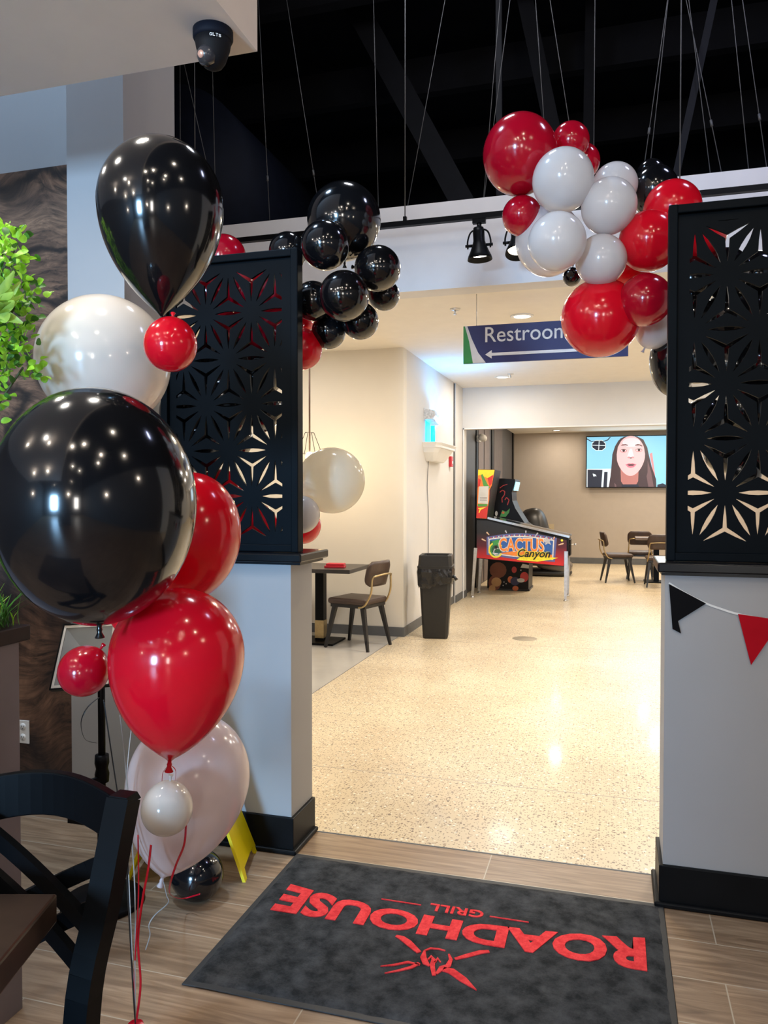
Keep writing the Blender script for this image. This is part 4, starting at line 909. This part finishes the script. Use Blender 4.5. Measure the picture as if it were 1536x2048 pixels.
# draped liner, crumpled
sec = []
for z_, h_ in ((.745, .182), (.70, .188), (.65, .186), (.60, .180), (.575, .174), (.60, .168)):
    s_ = []
    for i in range(40):
        a_ = 2*PI*i/40; k_ = max(abs(math.cos(a_)), abs(math.sin(a_))); rr = h_/k_*(.96 if k_ < .76 else 1)+random.uniform(-.006, .006)*(1 if z_ < .74 else 0)
        s_.append((rr*math.cos(a_), rr*math.sin(a_), z_+(random.uniform(-.02, .02) if z_ < .62 else 0)-(.04 if z_ < .62 and math.cos(a_) < 0 else 0)))
    sec.append(s_)
ln = loft(sec, False, False).tube([(.17, -.12, .66), (.205, -.14, .65), (.225, -.15, .62)], [.02, .014, .02], n=8).build('bin_liner', m_bag, tc_)
lid = loft([rsq(.184, .735), rsq(.184, .76), rsq(.176, .765), rsq(.168, .868), rsq(.160, .875), rsq(.132, .872), rsq(.120, .80), rsq(.115, .74)], False, True).build('lid', m_bin, tc_)

# ------------------------------------------------------------------ bistro furniture
def bistro_chair(label, group=None):
    """chair facing -X, seat centre over the origin"""
    t = thing('bistro_chair', label, 'chair', (0, 0, 0), 0, group)
    MB().box((-.225, -.215, .435), (.215, .215, .495), bev=.025).build('seat', m_leather, t)
    MB().box((-.20, -.19, .405), (.20, .19, .437)).build('seat_frame', m_legs, t)
    for sx_ in (-1, 1):
        for sy_ in (-1, 1):
            MB().bar((sx_*.16, sy_*.165, .42), (sx_*.245, sy_*.215, 0), .045, .042, up=(0, 1, 0), w2=.024, h2=.024).build('leg', m_legs, t)
    # curved backrest pad
    V = []; n_ = 10; outl = []
    for j in range(9):
        z_ = .62+.24*j/8; ins = .205*(1-.10*abs(2*j/8-1)**4)
        for i in range(n_+1):
            s_ = (2*i/n_-1); y_ = s_*ins; zc = z_ + (0 if abs(s_) < .8 else (.74-z_)*.25*((abs(s_)-.8)/.2)**2)
            V.append((.245-.045*s_*s_+(z_-.62)*.18, y_, zc))
    F = [(j*(n_+1)+i, j*(n_+1)+i+1, (j+1)*(n_+1)+i+1, (j+1)*(n_+1)+i) for j in range(8) for i in range(n_)]
    o = MB().add(V, F, 0, True).build('backrest', m_leather, t); md = o.modifiers.new('s', 'SOLIDIFY'); md.thickness = .028; md.offset = 0
    # brass loop at the back
    pts_ = [(.13, -.20, .415), (.20, -.20, .44), (.262, -.185, .56), (.272, -.175, .70), (.30, -.13, .725), (.318, 0, .735), (.30, .13, .725), (.272, .175, .70), (.262, .185, .56), (.20, .20, .44), (.13, .20, .415)]
    MB().tube(smooth(pts_, 5), .010, n=8).build('back_frame', m_brass, t)
    return t
def bistro_table(label, loc, w_=.62, brass=True):
    t = thing('bistro_table', label, 'table', loc)
    MB().box((-w_/2, -.32, .735), (w_/2, .32, .775), bev=.004).build('tabletop', mat('charcoal_oak_top', (.045, .04, .038), .35, var=.2) if brass else mat('weathered_oak_top', (.16, .11, .075), .4, var=.3), t)
    MB().box((-.045, -.045, .02), (.045, .045, .735)).build('column', m_satin, t)
    if brass: MB().box((-.048, -.048, .045), (.048, .048, .225)).build('brass_sleeve', m_brass, t)
    MB().box((-.2, -.2, 0), (.2, .2, .02), bev=.005).build('base_plate', m_satin, t)
    return t
tb = bistro_table('charcoal bistro table with brass sleeved column at the cream wall', (-2.86, 7.45, 0), .84)
c1 = bistro_chair('brown leather bistro chair beside the trash can and cream wall', 'brown leather bistro chairs'); c1.location = (-2.42, 7.33, 0); c1.rotation_euler = (0, 0, math.radians(-14))
dup(c1, (.08, 14.05, 0), math.radians(192), 'brown leather bistro chair left of the far table, back to the pinball', 'brown leather bistro chairs')
dup(c1, (.48, 14.75, 0), math.radians(-95+180+180), 'brown leather bistro chair behind the far table, against the taupe wall', 'brown leather bistro chairs')
dup(c1, (.74, 13.55, 0), math.radians(92+180), 'brown leather bistro chair in front of the far table, back to the camera', 'brown leather bistro chairs')
bistro_table('wood topped bistro table under the television in the far room', (.72, 14.2, 0), .7, False)
nh = thing('napkin_holder', 'red plastic napkin box on the charcoal bistro table', 'box', (-2.66, 7.33, .775), math.radians(8))
m_rp = mat('red_plastic', (.55, .02, .04), .35)
MB().box((-.10, -.06, 0), (.10, .06, .022), bev=.004).build('tray', m_rp, nh); MB().box((-.085, -.052, .022), (.095, .058, .044), bev=.006).build('lid', m_rp, nh)
pl = thing('pendant_lamp', 'thin wire cage pendant lamp hanging behind the big white balloon', 'lamp', (-2.9, 7.25, 3.05))
MB().tube([(0, 0, 0), (0, 0, -1.12)], .009, n=8).build('rod', mat('bronze_rod', (.09, .045, .03), .5), pl)
cg = MB(); 
for x_, y_ in ((-.06, -.06), (.06, -.06), (.06, .06), (-.06, .06)): cg.tube([(x_*.55, y_*.55, -.93), (x_*1.6, y_*1.6, -1.14)], .003, n=6)
for s_, z_ in ((.55, -.93), (1.6, -1.14)): cg.tube([(-.06*s_, -.06*s_, z_), (.06*s_, -.06*s_, z_), (.06*s_, .06*s_, z_), (-.06*s_, .06*s_, z_)], .003, n=6, close=True)
cg.build('wire_cage', m_satin, pl)
MB().lathe([(0, 0), (.03, -.01), (.045, -.05), (.03, -.09), (0, -.1)], c=(0, 0, -1.12), n=16).build('bulb', m_lensw, pl)
lamp('POINT', (-2.9, 7.22, 1.80), 20, (1, .72, .38), .06)

# ------------------------------------------------------------------ floor drain cover
tag(MB().lathe([(0, .0025), (.125, .0025), (.13, 0)], c=(-.875, 8.2, 0), n=40).build('floor_cover', mat('dull_brass_plate', (.30, .25, .17), .5, .3)), 'round brass floor cover set in the terrazzo in front of the trash can', 'floor cover')

# ------------------------------------------------------------------ pinball machine
PY = 11.3
def pp(cx, cy): return (-1.932+(cx-177)*.001204, 1.5-(cy-532)*.00121)
pb = thing('pinball_machine', 'western themed pinball machine with red side art in the far opening', 'pinball machine', (-1.3, 11.58, 0))
O3 = Matrix.Translation((1.3, -11.58, 0))
m_pk = mat('pinball_black', (.008, .008, .010), .4, spec=.18); m_pr = mat('pinball_red', (.55, .015, .02), .4); m_pdr = mat('pinball_dark_red', (.20, .012, .018), .4)
PW = .56
def side(ps): return [pp(*p_) for p_ in ps]
cab = MB().prism(side([(195, 815), (330, 815), (1285, 1040), (1290, 1190), (1235, 1370), (195, 1297)]), PY, PY+PW, mi=0)
cab.xf(O3).build('cabinet', [m_pk], pb, bevel=.006)
# colour bands printed on the side, black fading to red downwards
def gradm():
    m, n, l, b = nt('side_print_fade'); tc = n.new('ShaderNodeTexCoord'); sp2 = n.new('ShaderNodeSeparateXYZ'); l.new(tc.outputs['Object'], sp2.inputs[0])
    mr = n.new('ShaderNodeMapRange'); mr.inputs[1].default_value = .95; mr.inputs[2].default_value = .52; l.new(sp2.outputs['Z'], mr.inputs[0])
    r = ramp(n, [(0, (.012, .012, .014)), (.45, (.10, .01, .02)), (1, (.68, .02, .02))]); l.new(mr.outputs[0], r.inputs[0]); l.new(r.outputs[0], b.inputs['Base Color']); b.inputs['Roughness'].default_value = .4
    return m
MB().prism(side([(200, 835), (330, 840), (1262, 1062), (1262, 1180), (1228, 1362), (200, 1290)]), PY-.003, PY-.0008).xf(O3).build('side_print', gradm(), pb)
cols = {'pur': (.10, .12, .32), 'sky': (.03, .12, .42), 'wht': (.75, .72, .68), 'orn': (.85, .25, .04), 'yel': (.85, .75, .05), 'grn': (.05, .30, .08), 'dgr': (.02, .10, .05), 'red': (.6, .04, .03), 'blk': (.01, .01, .01), 'slv': (.5, .5, .55), 'tan': (.75, .5, .32)}
keys = list(cols); pm = [mat('art_'+k, cols[k], .45, var=.1, scale=40) for k in keys]
art = MB(); lay = [0]
def ap(ps, k, lift=1):
    lay[0] += 1; y_ = PY-.0032-.00006*lay[0]; art.prism(side(ps), y_-.0006, y_+.002, mi=keys.index(k))
def arcpoly(cx, cy, rx, ry, a0, a1, w_, n_=16):
    o_ = [(cx+rx*math.cos(math.radians(a0+(a1-a0)*i/n_)), cy+ry*math.sin(math.radians(a0+(a1-a0)*i/n_))) for i in range(n_+1)]
    i_ = [(cx+(rx-w_)*math.cos(math.radians(a0+(a1-a0)*i/n_)), cy+(ry-w_)*math.sin(math.radians(a0+(a1-a0)*i/n_))) for i in range(n_+1)]
    return o_+i_[::-1]
top = [(320+(1150-320)*i/12, 1035-50*math.sin(PI*i/12)) for i in range(13)]
ap(top+[(1128, 1318), (640, 1292), (320, 1250)], 'pur')
top2 = [(342+(1120-342)*i/12, 1058-40*math.sin(PI*i/12)) for i in range(13)]
ap(top2+[(1108, 1296), (640, 1268), (342, 1232)], 'wht')
top3 = [(356+(1106-356)*i/12, 1070-38*math.sin(PI*i/12)) for i in range(13)]
ap(top3+[(1096, 1284), (640, 1256), (356, 1220)], 'sky')
ap([(480, 1228), (640, 1200), (900, 1195), (1096, 1235), (1096, 1284), (640, 1256)], 'orn')
ap([(356, 1090), (420, 1075), (480, 1060), (500, 1225), (420, 1225), (356, 1215)], 'dgr')
for i in range(26):   # rope beads along the border
    x_ = 335+i*31; y_ = 1044-40*math.sin(PI*i/25); ap([(x_, y_), (x_+14, y_-3), (x_+14, y_+9), (x_, y_+12)], 'red' if i % 2 else 'wht')
ap([(cx_, cy_) for cx_, cy_ in arcpoly(430, 1190, 88, 95, 30, 330, 18)], 'yel'); ap(arcpoly(430, 1190, 66, 72, 40, 320, 14), 'grn'); ap(arcpoly(445, 1215, 45, 50, 20, 300, 12), 'slv')
ap([(385, 1085), (470, 1060), (480, 1110), (400, 1130)], 'grn'); ap([(410, 1150), (440, 1135), (450, 1170), (425, 1180)], 'blk')
for x_, y_, dx_, dy_ in ((350, 1010, -28, -28), (560, 985, -14, -26), (788, 985, 0, -28), (905, 1010, 22, -28), (310, 1085, -45, -22), (1165, 1118, 55, -18), (1110, 1045, 12, -20)):
    n_ = Vector((-dy_, dx_)).normalized()*9; ap([(x_+n_.x*.5, y_+n_.y*.5), (x_+dx_+n_.x, y_+dy_+n_.y), (x_+dx_*1.2, y_+dy_*1.2), (x_+dx_-n_.x, y_+dy_-n_.y), (x_-n_.x*.5, y_-n_.y*.5)], 'tan' if x_ < 400 or x_ > 1000 else 'slv')
star = []
for i in range(10): a_ = PI*i/5-.5; r_ = 62 if i % 2 == 0 else 26; star.append((1040+r_*math.cos(a_), 1075+r_*math.sin(a_)))
ap(star, 'slv')
ap([(1040+40*math.cos(a_), 1145+34*math.sin(a_)) for a_ in [2*PI*i/16 for i in range(16)]], 'sky')
ap([(1208+14*math.cos(a_), 1063+14*math.sin(a_)) for a_ in [2*PI*i/16 for i in range(16)]], 'yel')
def ptext(s, cx, cy, w_, h_, k, bold, shear=0, lift=.0):
    lay[0] += 3; y_ = PY-.0040-.00006*lay[0]-lift; X_, Z_ = pp(cx, cy)
    text_on(art, s, w_*.001204, h_*.00121, Matrix.Translation((X_, y_, Z_)) @ FACE_CAM, mi=keys.index(k), depth=.002, bold=bold, shear=shear)
ptext('CACTUS', 735, 1125, 545, 172, 'wht', .05); ptext('CACTUS', 735, 1125, 525, 155, 'orn', .018, lift=.001)
ap([(680, 1300), (760, 1250), (1165, 1268), (1100, 1290), (930, 1318), (720, 1308)], 'yel')
ptext('Canyon', 885, 1235, 400, 135, 'yel', .06, .3, .002); ptext('Canyon', 885, 1235, 385, 122, 'blk', .02, .3, .003)
art.xf(O3).build('side_art', pm, pb, 'side art with the game title lettering')
rl = MB()
for y_ in (PY-.012, PY+PW-.02):
    a_ = pp(330, 808); b_ = pp(1295, 1022); rl.bar((a_[0], y_+.016, a_[1]), (b_[0], y_+.016, b_[1]), .034, .028, up=(0, 0, 1))
rl.xf(O3).build('side_rails', m_steel, pb)
a_ = pp(340, 800); b_ = pp(1280, 1012); MB().bar((a_[0], PY+PW/2, a_[1]), (b_[0], PY+PW/2, b_[1]), PW-.05, .006).xf(O3).build('playfield_glass', mat('dark_glass', (.03, .035, .04), .08), pb)
for (cx0, cy0, cx1, cy1, lb) in ((1258, 1190, 1252, 1765, 1), (190, 1170, 150, 1765, 0)):
    for yy in (PY-.012, PY+PW+.012):
        a_ = pp(cx0, cy0); b_ = pp(cx1, cy1)
        lg = MB().bar((a_[0], yy, a_[1]), (b_[0]+.0, yy, .03), .050, .045, up=(0, 1, 0), w2=.036, h2=.036).xf(O3).build('leg', m_steel, pb)
        MB().lathe([(0, 0), (.028, 0), (.03, .012), (.012, .02), (.012, .04), (0, .04)], c=(b_[0], yy, 0), n=16).xf(O3).build('leveler_foot', m_steel, lg)
# backbox: tapered side outline
bbx = side([(195, 815), (325, 820), (345, 640), (420, 228), (215, 222), (200, 640)])
MB().prism(bbx, PY-.02, PY+PW+.04).xf(O3).build('backbox', m_pk, pb, bevel=.004)
ba = MB(); bk = ['r', 'o', 'y', 'g', 'w', 'k']; bmats = [mat('bb_red', (.62, .03, .02), .4), mat('bb_orange', (.9, .22, .03), .4), mat('bb_yellow', (.95, .70, .03), .4), mat('bb_green', (.08, .30, .05), .4), mat('bb_paper', (.6, .58, .54), .6), mat('bb_dark', (.05, .02, .02), .5)]
bl_ = [0]
def bp_(ps, mi): bl_[0] += 1; y_ = PY-.0225-.0001*bl_[0]; ba.prism(side(ps), y_-.0008, y_+.002, mi=mi)
bp_([(200, 810), (322, 815), (342, 640), (416, 232), (218, 226), (205, 640)], 1)
bp_([(218, 228), (416, 234), (400, 300), (330, 330), (240, 290), (216, 300)], 2)
bp_([(250, 290), (270, 280), (330, 400), (360, 440), (340, 470), (280, 420)], 3)
bp_([(330, 330), (400, 290), (380, 400), (355, 430)], 0); bp_([(218, 330), (250, 350), (240, 420), (212, 440)], 0)
bp_([(355, 470), (380, 420), (372, 560), (350, 620)], 5)
bp_([(202, 660), (338, 660), (322, 812), (196, 808)], 0); bp_([(210, 640), (330, 640), (330, 668), (215, 672)], 3)
bp_([(215, 690), (320, 675), (250, 710), (235, 745), (222, 745), (236, 708)], 2)
bp_([(228, 430), (345, 425), (338, 640), (215, 632)], 4)
for i in range(3): bp_([(238, 560+i*18), (325, 558+i*18), (325, 562+i*18), (238, 564+i*18)], 5)
ba.xf(O3).build('backbox_art', bmats, pb, 'flame coloured backbox side art with a taped paper sheet')
# front end: coin door, plunger, button
X_, Z_ = pp(1290, 1110); MB().box((X_-.01, PY+.13, .63), (X_+.012, PY+.43, .86), bev=.004).xf(O3).build('coin_door', m_satin, pb)
MB().tube([(X_, PY+.06, Z_+.0), (X_+.07, PY+.06, Z_)], .007, n=8).lathe([(0, .07), (.012, .07), (.016, .085), (.010, .1), (0, .1)], c=(X_, PY+.06, Z_), M=Matrix.Rotation(PI/2, 4, 'Y'), n=12).xf(O3).build('plunger', m_steel, pb)

# ------------------------------------------------------------------ upright arcade cabinet behind the pinball
AY = 12.25
ac = thing('arcade_cabinet', 'black upright arcade cabinet with cartoonish side art behind the pinball', 'arcade cabinet', (-1.55, 12.5, 0))
O4 = Matrix.Translation((1.55, -12.5, 0))
def pa(cx, cy):
    p_ = atY(920+cx/5.908, 900+cy/5.908, AY); return (p_.x, p_.z)
pr = [pa(330, 1310), pa(330, 340), pa(500, 335), pa(650, 345), pa(652, 380), pa(612, 500), pa(618, 600), pa(655, 690), pa(765, 865), pa(815, 900), pa(815, 1310)]
pr = [(-1.90, .03)]+[(x_, z_) for x_, z_ in pr]+[(pa(815, 0)[0], .03)]
MB().prism(pr, AY, AY+.62).xf(O4).build('cabinet', m_pk, ac, bevel=.004)
MB().box((-1.88, AY+.02, 0), (-1.24, AY+.6, .03)).xf(O4).build('plinth', m_legs, ac)
ak = [mat('arc_brown', (.20, .06, .025), .5), mat('arc_tan', (.55, .30, .12), .5), mat('arc_red', (.5, .04, .04), .5), mat('arc_white', (.6, .6, .58), .5), mat('arc_navy', (.03, .03, .09), .5), mat('arc_green', (.08, .30, .08), .5), mat('arc_orange', (.6, .15, .05), .5)]
aa = MB(); al = [0]
def aq(ps, mi): al[0] += 1; y_ = AY-.0012-.0001*al[0]; aa.prism([pa(*p_) for p_ in ps], y_-.0008, y_+.002, mi=mi)
def blob(cx, cy, rx, ry, mi, n_=14): aq([(cx+rx*math.cos(2*PI*i/n_), cy+ry*math.sin(2*PI*i/n_)) for i in range(n_)], mi)
# plain coloured shapes in place of the cabinet's cartoon figures
blob(450, 1420, 100, 95, 0); blob(410, 1570, 75, 90, 0); blob(430, 1560, 60, 55, 1); blob(380, 1640, 40, 45, 1); blob(640, 1415, 30, 38, 2); blob(595, 1530, 32, 40, 6)
blob(650, 1550, 55, 50, 4); blob(655, 1635, 36, 30, 6); blob(760, 1500, 50, 60, 2); blob(720, 1540, 45, 25, 3); aq([(715, 1390), (740, 1345), (815, 1360), (812, 1400)], 3)
for x_, y_ in ((520, 1560), (545, 1580), (510, 1600), (720, 1420), (680, 1530)): blob(x_, y_, 7, 7, 3, 8)
aa.xf(O4).build('side_art', ak, ac, 'side art of plain coloured shapes near the floor'); aa = MB()
# swirl lines and leaf shapes above the playfield line
def stroke(ps, w_, mi):
    for i in range(len(ps)-1):
        p_, q_ = Vector(ps[i]), Vector(ps[i+1]); d_ = (q_-p_).normalized(); n_ = Vector((-d_.y, d_.x))*w_; aq([tuple(p_+n_), tuple(q_+n_), tuple(q_-n_), tuple(p_-n_)], mi)
stroke([(470, 500), (500, 475), (530, 490), (525, 530), (495, 570), (500, 620)], 5, 2); stroke([(470, 450), (510, 420), (560, 405)], 4, 2); stroke([(530, 590), (550, 560), (580, 590), (560, 650)], 5, 2)
aq([(470, 790), (500, 710), (545, 730), (590, 690), (580, 740), (540, 790)], 5); blob(510, 740, 18, 14, 6, 8); blob(430, 750, 16, 30, 3)
aa.xf(O4).build('side_art', ak, ac, 'red swirl lines and green leaf shapes')
p0 = pa(652, 360); p1 = pa(618, 480)
MB().bar((p0[0]+.006, AY+.31, p0[1]-.02), (p1[0]+.02, AY+.31, p1[1]), .56, .01, up=(1, 0, 0)).xf(O4).build('marquee', emis('marquee_glow', (.4, .75, .85), 1.2), ac)
p0 = pa(618, 600); p1 = pa(700, 770)
# ------------------------------------------------------------------ massage chair
mc = thing('massage_chair', 'bulky black massage recliner behind the arcade machines', 'massage chair', (-1.35, 14.9, 0))
def blobm(c_, s_, name, m_=m_pk, e=.45, par=mc, seg=20, ring=12, rot=0):
    V = []; F = []
    sg_ = lambda x: math.copysign(abs(x)**e, x)
    for j in range(ring+1):
        ph = -PI/2+PI*j/ring
        for i in range(seg): th = 2*PI*i/seg; V.append((s_[0]*sg_(math.cos(ph))*sg_(math.cos(th)), s_[1]*sg_(math.cos(ph))*sg_(math.sin(th)), s_[2]*sg_(math.sin(ph))))
    for j in range(ring):
        for i in range(seg): F.append((j*seg+i, j*seg+(i+1) % seg, (j+1)*seg+(i+1) % seg, (j+1)*seg+i))
    mb = MB().add(V, F, 0, True).xf(Matrix.Translation(c_) @ Matrix.Rotation(rot, 4, 'Y')); return mb.build(name, m_, par)
m_mc = mat('black_vinyl', (.010, .0095, .010), .4); m_mcg = mat('grey_brown_shell', (.10, .085, .075), .25, coat=.4)
blobm((-.05, 0, .80), (.26, .38, .46), 'backrest', m_mc, .7, rot=-.2); blobm((.12, 0, .42), (.42, .36, .14), 'seat', m_mc, .6)
blobm((.05, -.38, .42), (.46, .10, .22), 'armrest', m_mc, .6); blobm((.05, .38, .42), (.46, .10, .22), 'armrest', m_mc, .6)
blobm((.30, 0, .20), (.34, .34, .13), 'footrest', m_mcg, .6, rot=.2); blobm((.08, 0, .06), (.55, .36, .06), 'base', m_mc, .5)

# ------------------------------------------------------------------ television
tvt = thing('television', 'large wall mounted television showing a long haired woman talking', 'television', (.42, 17.5, 1.66))
TX, TZ, TY = -.56, 2.765, 17.5
def tp_(cx, cy): return (TX+(cx-190)*.0018, TZ-(cy-195)*.00192)
O5 = Matrix.Translation((-.42, -17.5, -1.66))
MB().box((TX-.01, TY-.02, 1.655), (1.41, TY+.03, TZ+.005), bev=.004).xf(O5).build('bezel', m_satin, tvt)
MB().box((0, TY+.03, 1.9), (.9, 17.6, 2.5)).xf(O5).build('wall_bracket', m_satin, tvt)
tm = [emis('tv_'+k, c_, s_) for k, c_, s_ in (('sky', lin(130, 195, 225), 1), ('skin', lin(222, 178, 182), 1), ('hair', lin(62, 45, 48), 1), ('dark', lin(30, 36, 52), 1), ('white', lin(215, 232, 240), 1), ('brow', lin(70, 45, 50), 1), ('lip', lin(200, 110, 130), 1), ('skin2', lin(200, 135, 140), 1), ('hair2', lin(105, 80, 82), 1), ('lite', lin(238, 205, 212), 1), ('eye', lin(45, 30, 35), 1), ('neck', lin(170, 110, 105), 1))]
pic = MB(); tl = [0]
def tq(ps, mi): tl[0] += 1; y_ = TY-.022-.0002*tl[0]; pic.prism([tp_(*p_) for p_ in ps], y_-.0008, y_+.001, mi=mi)
def tb_(cx, cy, rx, ry, mi, a0=0, a1=360, n_=24): tq([(cx+rx*math.cos(math.radians(a0+(a1-a0)*i/n_)), cy+ry*math.sin(math.radians(a0+(a1-a0)*i/n_))) for i in range(n_)], mi)
tq([(195, 202), (1270, 202), (1270, 765), (195, 765)], 0)
tq([(195, 560), (480, 560), (480, 765), (195, 765)], 4); tq([(205, 568), (378, 572), (365, 765), (205, 765)], 3); tq([(398, 595), (438, 595), (430, 765), (388, 765)], 3)
tq([(265, 612), (300, 625), (308, 645), (290, 640), (278, 650), (268, 630)], 4)
tq([(252, 270), (290, 238), (375, 238), (415, 275), (415, 325), (375, 355), (300, 355), (252, 320)], 4); tq([(258, 274), (294, 244), (372, 244), (408, 278), (408, 322), (372, 350), (304, 350), (258, 317)], 3)
tq([(262, 290), (405, 296), (405, 303), (262, 297)], 4); tq([(334, 246), (342, 246), (336, 350), (328, 350)], 4)
tq([(195, 215), (250, 248), (300, 245), (300, 252), (248, 256), (195, 228)], 3); tq([(380, 250), (430, 235), (460, 205), (472, 205), (440, 242), (385, 258)], 3)
tq([(910, 400), (940, 385), (975, 640), (960, 640)], 7); tq([(1000, 740), (1060, 725), (1110, 750), (1110, 765), (1000, 765)], 3)
# hair behind
tq([(620, 205), (770, 205), (840, 240), (885, 330), (905, 420), (935, 540), (985, 680), (990, 765), (450, 765), (470, 640), (482, 520), (490, 400), (520, 310), (560, 245)], 2)
tq([(850, 420), (880, 440), (930, 600), (960, 765), (900, 765), (870, 600)], 8); tq([(500, 480), (520, 560), (530, 700), (540, 765), (520, 765), (505, 640)], 8)
tq([(585, 560), (790, 560), (785, 700), (760, 745), (620, 745), (590, 700)], 11); tq([(600, 735), (780, 735), (800, 765), (580, 765)], 3)
face = []
for i in range(40):
    a_ = 2*PI*i/40; x_ = math.cos(a_); y_ = math.sin(a_); rx = 163*(1-.16*max(0, y_)**1.5); face.append((698+rx*x_, 410+(232 if y_ > 0 else 212)*y_))
tq(face, 1)
tb_(705, 270, 100, 50, 9)
tq([(583, 306), (605, 290), (640, 288), (668, 298), (666, 306), (635, 300), (605, 303)], 5); tq([(748, 298), (780, 288), (805, 296), (830, 310), (826, 318), (795, 304), (750, 308)], 5)
for ex, ey in ((617, 360), (790, 356)):
    tb_(ex, ey+2, 40, 20, 7); tb_(ex, ey+1, 30, 10, 9); tb_(ex+2, ey-1, 15, 15, 10); tq([(ex-42, ey-2), (ex-15, ey-16), (ex+20, ey-16), (ex+42, ey), (ex+20, ey-10), (ex-15, ey-10)], 10)
tq([(688, 340), (712, 340), (735, 425), (715, 445), (672, 445), (660, 428)], 9); tb_(678, 436, 16, 9, 7); tb_(722, 436, 16, 9, 7); tb_(700, 442, 14, 7, 8)
tq([(640, 515), (680, 500), (700, 504), (722, 500), (765, 516), (735, 545), (700, 552), (668, 545)], 6); tq([(658, 516), (700, 512), (748, 516), (725, 528), (680, 528)], 10)
tq([(570, 470), (600, 590), (590, 640), (555, 600), (540, 470)], 2) if False else None
# hair falling over both sides of the face
tq([(640, 200), (590, 250), (552, 320), (540, 400), (545, 520), (575, 620), (590, 700), (600, 765), (560, 765), (500, 700), (500, 420), (530, 300), (580, 225)], 2)
tq([(745, 200), (800, 240), (845, 310), (860, 400), (855, 500), (825, 600), (790, 660), (800, 765), (850, 765), (890, 600), (890, 420), (860, 300), (810, 225)], 2)
pic.xf(O5).build('screen_picture', tm, tvt, 'lit screen picture of a woman against a pale blue wall')
lamp('AREA', (.42, 17.40, 2.2), 14, (.6, .85, 1), 1.8, aim=(.42, 10, 1.5), sy=1.0)
